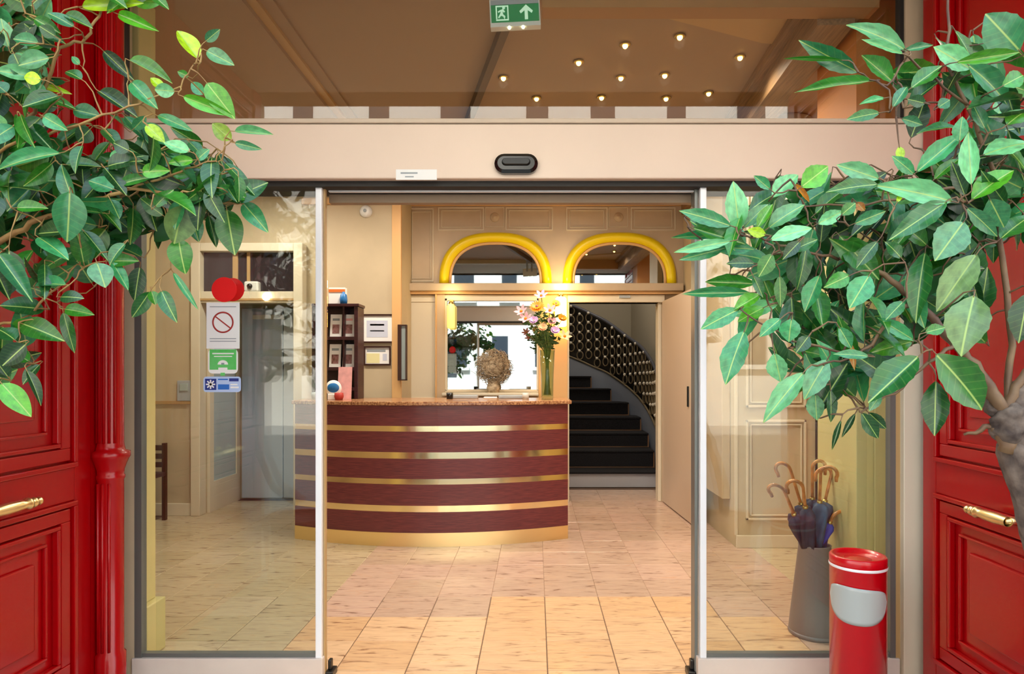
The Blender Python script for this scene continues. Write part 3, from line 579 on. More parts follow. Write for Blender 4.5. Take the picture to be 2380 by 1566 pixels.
# framed certificates, long dark frame, detector, switch, camera
def picture(x0, y0, x1, y1, Y, lab, wd, m_='paper_blue', inner=None):
    a, b = P(x0, y1, Y), P(x1, y0, Y); e = empty('framed_certificate', ((a.x+b.x)/2, Y, a.z), lab, 'picture', 'framed certificates on the wall')
    MB().box(a.x, b.x, Y-.006, Y, a.z, b.z).build('sheet', m_, e); m = MB()
    for q in ((a.x, b.x, a.z, a.z+wd), (a.x, b.x, b.z-wd, b.z), (a.x, a.x+wd, a.z+wd, b.z-wd), (b.x-wd, b.x, a.z+wd, b.z-wd)): m.box(q[0], q[1], Y-.022, Y, q[2], q[3])
    m.build('frame', 'dark_frame', e, .002)
    w_, h = b.x-a.x, b.z-a.z
    for (u0, u1, v0, v1, mm) in inner: MB().box(a.x+w_*u0, a.x+w_*u1, Y-.008, Y-.005, a.z+h*v0, a.z+h*v1).build('print', mm, e)
picture(836, 730, 918, 797, 6.4, 'larger framed certificate beside the dark brochure rack', .016, 'paper', ((.2, .8, .2, .78, 'paper_blue'), (.3, .7, .6, .66, 'ink_grey'), (.3, .7, .4, .44, 'ink_grey')))
picture(846, 804, 909, 849, 6.4, 'smaller framed certificate hung below the larger one', .016, 'paper', ((.1, .58, .12, .62, 'paper_yellow'), (.12, .8, .7, .82, 'ink_grey'), (.7, .85, .25, .6, 'paper_blue')))
a, b = P(927, 884, 6.36), P(947, 755, 6.36); e = empty('glazed_display_frame', (a.x, 6.36, a.z), 'tall narrow dark framed glass case on the corner post', 'frame')
MB().box(a.x+.03, b.x, 6.33, 6.345, a.z, b.z).build('glass', 'frosted', e); MB().box(a.x, a.x+.035, 6.30, 6.365, a.z, b.z).box(a.x, b.x, 6.31, 6.365, b.z-.012, b.z).box(a.x, b.x, 6.31, 6.365, a.z, a.z+.012).box(b.x-.01, b.x, 6.31, 6.365, a.z, b.z).build('frame', 'dark_frame', e, .002)
c = P(851, 492, 6.4); e = empty('smoke_detector', (c.x, 6.4, c.z), 'small round white detector high on the cream wall', 'detector')
MB().lathe([(.001, .05), (.035, .045), (.055, .03), (.062, .012), (.062, 0)], (c.x, 6.4, c.z), 20, RX).build('housing', 'plastic_white', e); MB().lathe([(.001, .056), (.016, .054), (.018, .046)], (c.x, 6.4, c.z), 12, RX).build('sensor', 'plastic_grey', e)
c = P(431, 908, 6.32); e = empty('wall_intercom', (c.x, 6.32, c.z), 'square grey wall switch plate above the dado rail on the left', 'switch')
MB().box(c.x-.07, c.x+.07, 6.295, 6.32, c.z-.1, c.z+.1).build('plate', 'plastic_grey', e, .006); MB().box(c.x-.04, c.x+.04, 6.285, 6.297, c.z, c.z+.07).build('screen', 'frosted', e, .003)
c = P(583, 670, 6.3); e = empty('small_projector', (c.x, 6.2, c.z), 'small white box with a dark lens on the lift lintel', 'camera')
MB().box(c.x-.07, c.x+.07, 6.3, 6.42, 2.19, 2.29).build('case', 'plastic_white', e, .015); MB().lathe([(.001, .02), (.022, .02), (.026, 0)], (c.x-.01, 6.3, 2.24), 14, RX).build('lens', 'black_gloss', e)
# dark chair by the left wall
a = P(360, 1200, 6.2); e = empty('side_chair', (a.x-.2, 6.1, 0), 'dark high backed chair against the left wall behind the pilaster', 'chair')
x1 = P(384, 0, 6.1).x; x0 = x1-.45
for q in ((x1-.035, x1, 6.10, 6.14, 0, .73), (x0, x0+.035, 6.10, 6.14, 0, .73), (x1-.035, x1, 5.74, 5.78, 0, .42), (x0, x0+.035, 5.74, 5.78, 0, .42)): MB().box(*q).build('leg', 'dark_frame', e, .004)
B('seat', 'rack_wood', e, x0, x1, 5.73, 6.12, .42, .46, bevel=.008)
for z in (.5, .58, .66): B('back_slat', 'dark_frame', e, x0+.03, x1-.03, 6.11, 6.13, z, z+.05, bevel=.003)
# sconces
def sconce(px, py0, py1, pw, Y, lab, m_, power):
    x = P(px, 0, Y).x; z0, z1 = P(0, py1, Y).z, P(0, py0, Y).z; r = pw*Y/F/2
    e = empty('wall_sconce', (x, Y, z0), lab, 'lamp', 'wall sconces by the mirror')
    MB().lathe([(r*.8, z0), (r, z0+.01), (r, z1-.02), (r*.7, z1)], (x, Y-r-.02, 0), 16).build('shade', m_, e)
    MB().box(x-.02, x+.02, Y-.03, Y+.01, z1-.05, z1+.05).lathe([(.001, z1+.03), (.025, z1+.02), (.03, z1-.005)], (x, Y-r-.02, 0), 12).build('bracket', 'brass_old', e)
    l = bpy.data.lights.new('sconce_light', 'POINT'); l.energy = power; l.color = (1, .76, .38); l.shadow_soft_size = .05
    o = bpy.data.objects.new('sconce_light', l); COL.objects.link(o); o.location = (x, Y-r-.14, z1+.12)
sconce(1050, 708, 764, 18, 6.96, 'small yellow glass wall lamp left of the square mirror', 'lamp_yellow', 2)
sconce(1303, 692, 760, 26, 6.955, 'bright glowing wall lamp on the pier behind the flowers', 'lamp_on', 6)

# ---- vase with flowers
vx, vy = P(1272, 0, 5.62).x, 5.62
vs_ = empty('flower_vase', (vx, vy, CT), 'tall narrow clear glass vase on the right end of the counter', 'vase')
MB().lathe([(.001, 0), (.05, 0), (.052, .02), (.055, .2), (.066, .43), (.062, .43), (.05, .2), (.046, .03), (.001, .025)], (vx, vy, CT), 24).build('glass', 'vase_glass', vs_)
rf = random.Random(21)
def blossom(mb, c, nrm, r, npet, wd, cup, seed):
    q = nrm.to_track_quat('Z', 'Y').to_matrix()
    for k in range(npet):
        a = 2*PI*k/npet+seed; ca, sa = math.cos(a), math.sin(a); vs = []
        for u, ww, h in ((.08, .25, 0), (.4, 1, cup*.3), (.75, .85, cup*.75), (1.0, .1, cup)):
            for s_ in (-1, 1): vs.append(c+q @ Vector((ca*u*r-sa*s_*ww*wd*r, sa*u*r+ca*s_*ww*wd*r, h*r)))
        mb.add(vs, [(0, 1, 3, 2), (2, 3, 5, 4), (4, 5, 7, 6)], True)
def flower(px, py, dy, kind, lab, grp=None):
    Y = vy+dy; c = P(px, py, Y); base = Vector((vx+rf.uniform(-.025, .025), vy+rf.uniform(-.025, .025), CT+.04)); neck = Vector((vx+(c.x-vx)*.10, vy+(c.y-vy)*.12, CT+.42))
    e = empty(kind[0], c, lab, 'flower', grp); mid = neck.lerp(c, .5)+Vector(((c.x-vx)*-.08, 0, .02))
    MB().tube([base, neck, mid, c], [.004, .004, .0035, .003], 5).build('stem', 'stem', e)
    d = Vector(((c.x-vx)*1.2, -.5+dy, .45)).normalized(); m = MB(); _, pm, r, npet, wd, cup, cm = kind
    blossom(m, c, d, r, npet, wd, cup, rf.uniform(0, 6))
    if npet > 10: blossom(m, c+d*.006, d, r*.72, npet-3, wd, cup+.25, rf.uniform(0, 6))
    m.build('blossom', pm, e); MB().sphere(c+d*.008, r*.2, 8).build('centre', cm, e)
    for t_ in (.35, .7):
        p = neck.lerp(c, t_); a = rf.uniform(0, 6.28); dv = Vector((math.cos(a), math.sin(a)*.6-.3, rf.uniform(-.2, .5))).normalized(); s_ = dv.cross(Vector((0, 1, .3))).normalized(); Lf = rf.uniform(.06, .10)
        MB().add([p, p+dv*Lf*.45+s_*.014, p+dv*Lf*.5-Vector((0, 0, .006)), p+dv*Lf*.45-s_*.014, p+dv*Lf], [(0, 1, 2), (0, 2, 3), (1, 4, 2), (3, 2, 4)]).build('leaf', 'fill_leaf', e)
LILY = lambda m_: ('lily', m_, .062, 6, .24, .45, 'petal_orange'); ROSE = lambda m_: ('rose', m_, .042, 13, .34, .55, 'petal_peach'); GERB = ('gerbera', 'petal_orange', .068, 18, .13, .12, 'print_brown')
flower(1248, 713, -.1, GERB, 'large orange gerbera at the upper left of the bouquet')
flower(1292, 706, -.02, ('gerbera', 'petal_yellow', .05, 16, .14, .15, 'print_brown'), 'yellow gerbera at the upper right of the bouquet by the glowing lamp')
flower(1258, 688, .02, LILY('petal_lilac'), 'lilac flower at the very top of the bouquet')
flower(1212, 724, -.08, LILY('petal_pink'), 'pink lily furthest left in the bouquet')
flower(1222, 741, -.12, LILY('petal_pink'), 'pink lily just below the leftmost one in the bouquet')
flower(1278, 722, -.1, LILY('petal_pink'), 'pink lily in the middle of the bouquet beside the orange gerbera')
flower(1312, 782, -.08, LILY('petal_peach'), 'peach lily hanging lowest on the right side of the bouquet')
flower(1262, 763, -.16, ROSE('petal_peach'), 'peach rose low at the centre of the bouquet')
flower(1283, 748, -.12, ROSE('petal_pink'), 'pink rose right of centre in the bouquet')
flower(1241, 746, -.15, ROSE('petal_lilac'), 'lilac rose left of centre in the bouquet')
flower(1306, 742, -.05, ROSE('petal_orange'), 'orange rose on the right side of the bouquet')
flower(1290, 770, -.14, ROSE('petal_lilac'), 'lilac rose low on the right of the bouquet')
gr = empty('greenery', (vx, vy, CT+.4), 'bunch of green filler stems and leaves between the flowers in the vase', 'foliage')
m = MB(); m2 = MB()
for i in range(34):
    a = rf.uniform(0, 6.28); rr_ = rf.uniform(.02, .17); tip = Vector((vx-.03+rr_*math.cos(a), vy-.05+rr_*math.sin(a)*.7, CT+rf.uniform(.5, .78))); nk = Vector((vx+.03*math.cos(a), vy+.03*math.sin(a), CT+.42)); bs = Vector((vx-.03*math.cos(a), vy-.03*math.sin(a), CT+.04))
    m.tube([bs, nk, tip], [.003, .003, .0015], 4)
    for k in range(7):
        p = nk.lerp(tip, .25+.75*k/6); b_ = rf.uniform(0, 6.28); dv = Vector((math.cos(b_), math.sin(b_)*.8-.2, rf.uniform(-.3, .6))).normalized(); s_ = dv.cross(Vector((.2, 1, .3))).normalized(); Lf = rf.uniform(.035, .075)
        m2.add([p, p+dv*Lf*.45+s_*.012, p+dv*Lf*.5-Vector((0, 0, .004)), p+dv*Lf*.45-s_*.012, p+dv*Lf], [(0, 1, 2), (0, 2, 3), (1, 4, 2), (3, 2, 4)])
tag(m.build('stem', 'stem', gr), kind='stuff'); tag(m2.build('leaf', 'fill_leaf', gr), kind='stuff')

# ---- ball of dried twigs on the mirror shelf
c = P(1146, 853, 6.82); bx_ = empty('dried_flower_ball', (c.x, 6.82, 1.185), 'round ball of dried beige twigs in front of the square mirror', 'plant')
m = MB().sphere(c, .11, 12, (1, .7, 1)); rt = random.Random(4)
for i in range(620):
    d = Vector((rt.gauss(0, 1), rt.gauss(0, 1), rt.gauss(0, 1))).normalized(); tg = d.cross(Vector((rt.gauss(0, 1), rt.gauss(0, 1), rt.gauss(0, 1)))).normalized(); rr_ = rt.uniform(.13, .205); ln = rt.uniform(.03, .08)
    q = [(d*rr_*(1-.12)-tg*ln*.6), d*rr_, (d*rr_*(1.0+rt.uniform(-.1, .12))+tg*ln)]
    m.tube([c+Vector((v.x, v.y*.5, v.z)) for v in q], [.0028, .0028, .0014], 3, False)
tag(m.build('twigs', 'straw', bx_), kind='stuff'); MB().lathe([(.001, 0), (.06, 0), (.07, .05), (.05, .12), (.03, .14), (.001, .14)], (c.x, 6.84, 1.185), 16).build('pot', 'straw', bx_)

# ---- exit sign
e = empty('exit_sign', (-.14, 3.02, 3.2), 'green emergency exit sign with running man and arrow hanging from the ceiling', 'sign')
Mx = Matrix.Translation(P(1197, 30, 3.03)) @ Matrix.Rotation(.0, 4, 'Z') @ Matrix.Rotation(-.05, 4, 'Y')
W_ = .112
def q(u0, u1, v0, v1, w0, w1, nm, m_, par=e, M=Mx): return MB().box(u0, u1, w0, w1, v0, v1, M).build(nm, m_, par)
q(-W_-.006, W_+.006, -.062, .066, 0, .04, 'housing', 'plastic_white'); pn = q(-W_, W_, -.042, .038, -.004, 0, 'panel', 'exit_green')
q(-W_, W_, .040, .062, -.003, 0, 'top_cover', 'plastic_grey')
def poly(pts, par, nm, m_, w0=-.006, M=Mx, t=.0025): return MB().prism(pts, lambda u, v, w_: M @ Vector((u, w0+w_, v)), t).build(nm, m_, par)
poly([(.045, -.035), (.06, -.035), (.06, .008), (.078, -.006), (.084, .004), (.0525, .034), (.021, .004), (.027, -.006), (.045, .008)], pn, 'arrow', 'exit_white')
poly([(-.09, -.036), (-.03, -.036), (-.03, .034), (-.09, .034), (-.09, -.028), (-.084, -.028), (-.084, .028), (-.036, .028), (-.036, -.03), (-.09, -.03)], pn, 'doorway', 'exit_white')
poly([(-.068, .012), (-.056, .016), (-.046, .004), (-.052, .0), (-.058, .006), (-.056, -.008), (-.046, -.018), (-.05, -.032), (-.056, -.018), (-.066, -.014), (-.076, -.026), (-.08, -.022), (-.07, -.006), (-.066, .006), (-.078, 0), (-.08, .006)], pn, 'running_man', 'exit_white', -.009)
MB().lathe([(.001, 0), (.007, 0), (.007, .002)], Mx @ Vector((-.052, -.0065, .022)), 10, RX).build('man_head', 'exit_white', pn)
for u in (-.03, .035): MB().sphere(Mx @ Vector((u, .004, -.066)), .008, 8).build('indicator_lamp', 'led', e)
MB().box(-.16, -.13, 3.055, 3.075, 3.1, 3.303).box(-.08, -.05, 3.055, 3.075, 3.1, 3.303).build('bracket', 'plastic_grey', e)

# ---- downlights
for i, (px, py) in enumerate([(1580, 82), (1453, 102), (1345, 142), (1720, 130), (1170, 178), (1443, 178), (1545, 172), (1247, 226), (1398, 224), (1548, 226), (1647, 214)]):
    Y = 1.9*F/(VY-py); x = P(px, 0, Y).x
    lab = ['downlight nearest the glass, right of the two largest', 'downlight nearest the glass, left of the two largest', 'downlight left of the two large ones near the glass', 'downlight furthest right, beside the wooden beam', 'downlight beside the dark slanting beam', 'middle row downlight below the left large one', 'middle row downlight below the right large one', 'back row downlight furthest left', 'back row downlight second from left', 'back row downlight third from left', 'back row downlight furthest right'][i]
    e = empty('downlight', (x, Y, 3.30), 'small warm '+lab, 'ceiling light', 'small recessed ceiling downlights')
    MB().lathe([(.030, 3.302), (.034, 3.292), (.022, 3.288), (.018, 3.296)], (x, Y, 0), 16).build('ring', 'brass_old', e); MB().sphere((x, Y, 3.288), .016, 8).build('bulb', 'lamp_on', e)
    l = bpy.data.lights.new('downlight_light', 'SPOT'); l.energy = 24; l.color = (1, .85, .66); l.shadow_soft_size = .03; l.spot_size = 2.5; l.spot_blend = .8
    o = bpy.data.objects.new('downlight_light', l); COL.objects.link(o); o.location = (x, Y, 3.26)
# rings around the added lobby fill lights, out of view above the header
for i, (x, y) in enumerate([(-2.6, 5.4), (-1.2, 5.35), (.4, 5.35), (1.9, 4.9)]):
    MB().lathe([(.172, 3.302), (.19, 3.29), (.19, 3.17), (.176, 3.165), (.172, 3.19), (.172, 3.302)], (x, y, 0), 24).build('fill_light_ring', 'plastic_white', ce)

# ---- sensor and labels on the header
e = empty('door_sensor', (P(1200, 0, 2.87).x, 2.87, 0), 'black pill shaped motion sensor on the cream header', 'sensor'); c = P(1200, 384, 2.87)
def pill(hw, hh, n=10): return [(math.copysign(hw-hh, math.cos(a))+hh*math.cos(a), hh*math.sin(a)) for a in [PI*(-.5+k/n) for k in range(n+1)]]+[(math.copysign(hw-hh, -1)+hh*math.cos(a), hh*math.sin(a)) for a in [PI*(.5+k/n) for k in range(n+1)]]
def slab(hw, hh, d0, d1, inset, nm, m_, c, Y, par, n=10):
    a, b = pill(hw, hh, n), pill(hw-inset, hh-inset, n); k = len(a); vs = [(c.x+u, Y-d0, c.z+v) for u, v in a]+[(c.x+u*1, Y-d1*.7, c.z+v) for u, v in a]+[(c.x+u, Y-d1, c.z+v) for u, v in b]
    fs = [(j*k+i, j*k+(i+1) % k, (j+1)*k+(i+1) % k, (j+1)*k+i) for j in (0, 1) for i in range(k)]+[tuple(range(2*k, 3*k))]
    return MB().add(vs, fs, False).build(nm, m_, par)
slab(.096, .043, 0, .035, .014, 'housing', 'black_gloss', c, 2.87, e); slab(.064, .018, .03, .048, .006, 'lens', 'black', c+Vector((0, 0, .004)), 2.87, e)
c = P(968, 406, 2.87); e = MB().box(c.x-.091, c.x+.091, 2.868, 2.8715, c.z-.023, c.z+.023).build('instruction_label', 'paper'); tag(e, 'small white printed label on the cream header left of the sensor', 'label')
MB().box(c.x-.07, c.x+.005, 2.867, 2.869, c.z+.004, c.z+.010).box(c.x-.05, c.x-.012, 2.867, 2.869, c.z-.012, c.z-.007).build('text_line', 'ink_grey', e)

# ---- notices on the left glass
YG = 2.946
def disc(px, py, pr_, Y, lab, nm):
    c = P(px, py, Y); r = pr_*Y/F; e = MB().lathe([(.001, .0015), (r, .0015), (r, 0)], c, 32, RX).build(nm, 'sticker_red', flat=True); return tag(e, lab, 'sticker', 'red dots on the left glass')
disc(521, 673, 29, YG, 'round red sticker on the outer left glass pane, just above the notice', 'round_sticker'); disc(541, 673, 27, 3.010, 'round red sticker on the inner pane, half hidden behind the outer one', 'round_sticker')
def sheet(x0, y0, x1, y1, m_, nm, lab, cat, r=0):
    a, b = P(x0, y1, YG), P(x1, y0, YG)
    if r:
        pts = []
        for cx_, cy_, a0 in ((b.x-r, b.z-r, 0), (a.x+r, b.z-r, 1), (a.x+r, a.z+r, 2), (b.x-r, a.z+r, 3)):
            pts += [(cx_+r*math.cos(PI/2*(a0+k/4)), cy_+r*math.sin(PI/2*(a0+k/4))) for k in range(5)]
        e = MB().prism(pts, lambda u, v, w_: (u, YG-w_, v), .001).build(nm, m_)
    else: e = MB().box(a.x, b.x, YG-.001, YG, a.z, b.z).build(nm, m_)
    return tag(e, lab, cat), a, b
def on(e, x0, y0, x1, y1, m_, nm, d=.002): a, b = P(x0, y1, YG), P(x1, y0, YG); return MB().box(a.x, b.x, YG-d, YG-.0009, a.z, b.z).build(nm, m_, e)
e, a, b = sheet(480, 703, 557, 810, 'paper', 'no_smoking_notice', 'white paper notice with a red crossed circle on the left glass', 'sign')
c = P(518.5, 749, YG); rt_ = .049; m = MB().lathe([(rt_, 0), (rt_, .002), (rt_-.007, .002), (rt_-.007, 0)], c, 36, RX)
M = Matrix.Translation(c) @ Matrix.Rotation(.66, 4, 'Y'); m.box(-rt_+.003, rt_-.003, -.0022, -.0008, -.0028, .0028, M); m.build('crossed_circle', 'ink_red', e)
for y in (712, 786, 792): on(e, 488, y, 549, y+1.6, 'ink_grey', 'text_line')
e, a, b = sheet(484, 811, 553, 868, 'paper', 'green_quality_sticker', 'green and white rounded sticker directly below the crossed circle notice', 'sticker', .02)
a, b = P(487.5, 865, YG), P(549.5, 812, YG); MB().box(a.x, b.x, YG-.0018, YG-.0009, a.z+.012, b.z).build('green_field', 'sticker_green', e)
for q_ in ((494, 820, 544, 823), (498, 827, 540, 829)): on(e, *q_, 'paper', 'text_line', .0025)
c = P(518.5, 847, YG); MB().prism([(.024*math.cos(PI*k/8), .02*math.sin(PI*k/8)) for k in range(9)], lambda u, v, w_: (c.x+u, YG-.0018-w_, c.z+v), .0008).build('emblem', 'paper', e)
on(e, 515, 843, 522, 847, 'ink_grey', 'emblem_spot', .0032); on(e, 508, 854, 529, 859, 'paper', 'text_line', .0025); on(e, 513, 866, 523, 873, 'sticker_green', 'lower_tab', .0025)
e, a, b = sheet(473, 875, 560, 911, 'sticker_pale_blue', 'blue_voucher_sticker', 'pale blue rounded sticker with a white star emblem, lowest on the left glass', 'sticker', .014)
on(e, 477, 880, 503, 906, 'ink_navy', 'emblem_field', .0018); c = P(490, 893, YG)
m = MB()
for k in range(4): M = Matrix.Translation(c) @ Matrix.Rotation(PI*k/4, 4, 'Y'); m.box(-.021, .021, -.0026, -.0016, -.0032, .0032, M)
m.build('star', 'paper', e); on(e, 507, 893, 533, 905, 'ink_blue', 'blue_block', .0018); on(e, 507, 880, 530, 883, 'ink_blue', 'text_line', .0018); on(e, 533, 879, 555, 886, 'ink_navy', 'text_line', .0018); on(e, 536, 892, 552, 895, 'paper', 'text_line', .0018); on(e, 536, 898, 555, 902, 'paper', 'text_line', .0018)

# ---- umbrella stand and umbrellas
sx_, sy_ = 1.50, 3.47
us = empty('umbrella_stand', (sx_, sy_, 0), 'tall conical grey metal umbrella stand behind the right glass', 'umbrella stand')
MB().lathe([(.001, .004), (.128, .004), (.132, .02), (.13, .05), (.082, .47), (.085, .475), (.078, .478), (.076, .47), (.12, .06), (.001, .05)], (sx_, sy_, 0), 36).build('body', 'stand_grey', us)
MB().lathe([(.133, .0), (.136, .006), (.133, .022), (.128, .022), (.128, 0)], (sx_, sy_, 0), 36).build('foot_ring', 'stand_grey', us)
def umbrella(px, py, dY, hook, ydir, m_, lab, L=.86, fat=.042, i=0):
    """px,py: where the handle meets the canopy; the tip stands inside the stand"""
    Y = sy_-.02+dY; top = P(px, py, Y); low = Vector((sx_-.005+.02*math.sin(i*2.1), sy_+.02*math.cos(i*2.1), .40)); ax = (top-low).normalized(); Lc = (top-low).length; tip = low-ax*.06
    e = empty('umbrella', tuple(tip), lab, 'umbrella', 'umbrellas in the conical stand'); side = ax.cross(Vector((0, 1, 0))).normalized(); bk = ax.cross(side).normalized()
    n = 24; vs = []; prof = [(0, .006), (.2, .024), (.45, .034), (.7, fat), (.9, fat*1.05), (.97, fat*.85), (1.0, .012)]; tw = .8+.3*i
    for t_, r in prof:
        for k in range(n):
            a = 2*PI*k/n; rr_ = r*(1+.28*math.sin(4*a+t_*3+i)+.1*math.sin(8*a)) if r > .013 else r
            vs.append(tip.lerp(top, t_)+(side*math.cos(a+tw*t_)+bk*math.sin(a+tw*t_))*rr_)
    MB().add(vs, [(j*n+k, j*n+(k+1) % n, (j+1)*n+(k+1) % n, (j+1)*n+k) for j in range(len(prof)-1) for k in range(n)], True).build('canopy', m_, e)
    r = .040; hz = Vector((math.cos(ydir), math.sin(ydir), 0)); st_ = top+ax*hook; pts = [top-ax*.05, top+ax*hook*.5, st_]
    cc = st_+hz*r
    for k in range(1, 11): a = PI-PI*1.15*k/10; pts.append(cc+hz*r*math.cos(a)+ax*r*math.sin(a))
    pts.append(pts[-1]-ax*.02)
    MB().tube(pts, [.0085]*3+[.0095]*10+[.008], 8).build('handle', 'bamboo', e); MB().tube([top-ax*.012, top+ax*.012], .014, 10).build('collar', 'brass_old', e)
    return e
umbrella(1846, 1196, -.05, .16, PI, 'brolly_plum', 'umbrella at the far left of the stand with a hook turned left', i=0)
umbrella(1862, 1172, .03, .19, PI, 'brolly_navy', 'navy umbrella with the tallest hook, second from left in the stand', i=1)
umbrella(1872, 1180, -.09, .12, PI*.9, 'brolly_plum', 'umbrella with a low hook in the front middle of the stand', i=2, fat=.038)
umbrella(1888, 1160, .0, .17, .2, 'brolly_navy', 'navy umbrella in the centre of the stand with hook turned right', i=3)
umbrella(1905, 1168, -.04, .16, -.5, 'brolly_slate', 'slate blue umbrella right of centre in the stand', i=4)
umbrella(1917, 1166, .05, .15, PI*.95, 'brolly_slate', 'slate umbrella furthest right and at the back of the stand', i=5)
umbrella(1928, 1215, -.02, .03, .3, 'brolly_blue', 'bright blue umbrella tucked low at the right of the stand', i=6, fat=.03)

# ---- red bin
bxc, byc, br, bh = 1.308, 2.62, .106, .662
bn = empty('ashtray_bin', (bxc, byc, 0), 'red cylindrical ashtray bin with a pale grey flap outside the right glass', 'bin')
MB().lathe([(.001, 0), (br-.006, 0), (br-.004, .004), (br-.004, .02), (br, .024), (br, bh-.045), (br+.002, bh-.043), (br+.002, bh-.036), (br-.002, bh-.034)], (bxc, byc, 0), 48).build('body', 'red_plastic', bn)
MB().lathe([(br-.002, bh-.036), (br+.001, bh-.03), (br+.001, bh-.006), (br-.003, bh), (br-.012, bh), (br-.018, bh-.012), (.07, bh-.022), (.001, bh-.022)], (bxc, byc, 0), 48).build('ashtray_lid', 'red_plastic', bn)
MB().lathe([(br+.0022, bh-.046), (br+.0034, bh-.043), (br+.0034, bh-.038), (br+.0022, bh-.035)], (bxc, byc, 0), 48).build('chrome_ring', 'alu', bn)
MB().lathe([(.05, bh-.021), (.052, bh-.017), (.03, bh-.016), (.001, bh-.016)], (bxc, byc, 0), 24).build('lid_plate', 'red_plastic', bn)
am_ = math.atan2(-byc, -bxc); top_, bot = .556, .408; NU, NV = 24, 10; vs = []
for j in range(NV+1):
    for i in range(NU+1):
        u = -1+2*i/NU; e_ = (1-abs(u)**5)**.5 if abs(u) < 1 else 0
        zt_ = top_-.012*(u+1)/2 + .004*(1-u*u); zb_ = bot+.045*(abs(u)**2.6)
        zc = (zt_+zb_)/2; z = zc+(j/NV-.5)*(zt_-zb_)*max(e_, .0)**.6; a = am_+u*1.18
        vs.append((bxc+(br+.0025)*math.cos(a), byc+(br+.0025)*math.sin(a), z))
fs = [(j*(NU+1)+i, j*(NU+1)+i+1, (j+1)*(NU+1)+i+1, (j+1)*(NU+1)+i) for j in range(NV) for i in range(NU)]
o = MB().add(vs, fs, True).build('flap', 'flap', bn); sm_ = o.modifiers.new('solid', 'SOLIDIFY'); sm_.thickness = .003; sm_.offset = 0
# ================================================================ TREES
def leaf_mesh(name, wave, curl, fold, shape, seed):
    """unit leaf: x 0..1 along the midrib, y -.5...5 across, z up"""
    rl_ = random.Random(seed); nu, vs, fs = 12, [], []
    for i in range(nu+1):
        u = i/nu; wv = shape(u)
        for j, s_ in enumerate((-1, -.5, 0, .5, 1)):
            y = s_*.5*wv*(1+(.07 if (i % 2 and wave and abs(s_) == 1) else 0))
            z = abs(s_)*fold*wv*.5 - curl*(u-.25)**2 + (wave*math.sin(u*13+seed+s_)*abs(s_) if wave else 0)
            vs.append((u, y, z))
    for i in range(nu):
        for j in range(4): fs.append((i*5+j, (i+1)*5+j, (i+1)*5+j+1, i*5+j+1))
    me = bpy.data.meshes.new(name); me.from_pydata(vs, [], fs); me.materials.append(MATS['leaf']); me.polygons.foreach_set('use_smooth', [True]*len(fs)); return me
ovate = lambda u: (max(0.0, math.sin(PI*u**.85))**.75)*(1-.12*u) if 0 < u < 1 else .02
lance = lambda u: (max(0.0, math.sin(PI*u**.92))**.9) if 0 < u < 1 else .02
LM = [leaf_mesh('leaf', 0, c_, f_, ovate, k) for k, (c_, f_) in enumerate(((.12, .25), (.25, .12), (.05, .45), (.32, .3)))]
RM = [leaf_mesh('leaf', .018, c_, f_, lance, k) for k, (c_, f_) in enumerate(((.10, .22), (.22, .12), (.04, .36), (.3, .25)))]
PAL = {'d': (24, 66, 28), 'g': (46, 118, 32), 'b': (76, 150, 28), 'l': (168, 206, 30), 't': (54, 134, 80), 'p': (104, 172, 116), 'm': (32, 94, 38), 'o': (206, 124, 30), 'v': (112, 146, 84), 'x': (30, 78, 34)}  # pale and teal greens put the sky's sheen into leaf colour
def in_poly(x, y, pl):
    c = False; n = len(pl)
    for i in range(n):
        (x1, y1), (x2, y2) = pl[i], pl[i-1]
        if (y1 > y) != (y2 > y) and x < (x2-x1)*(y-y1)/(y2-y1)+x1: c = not c
    return c
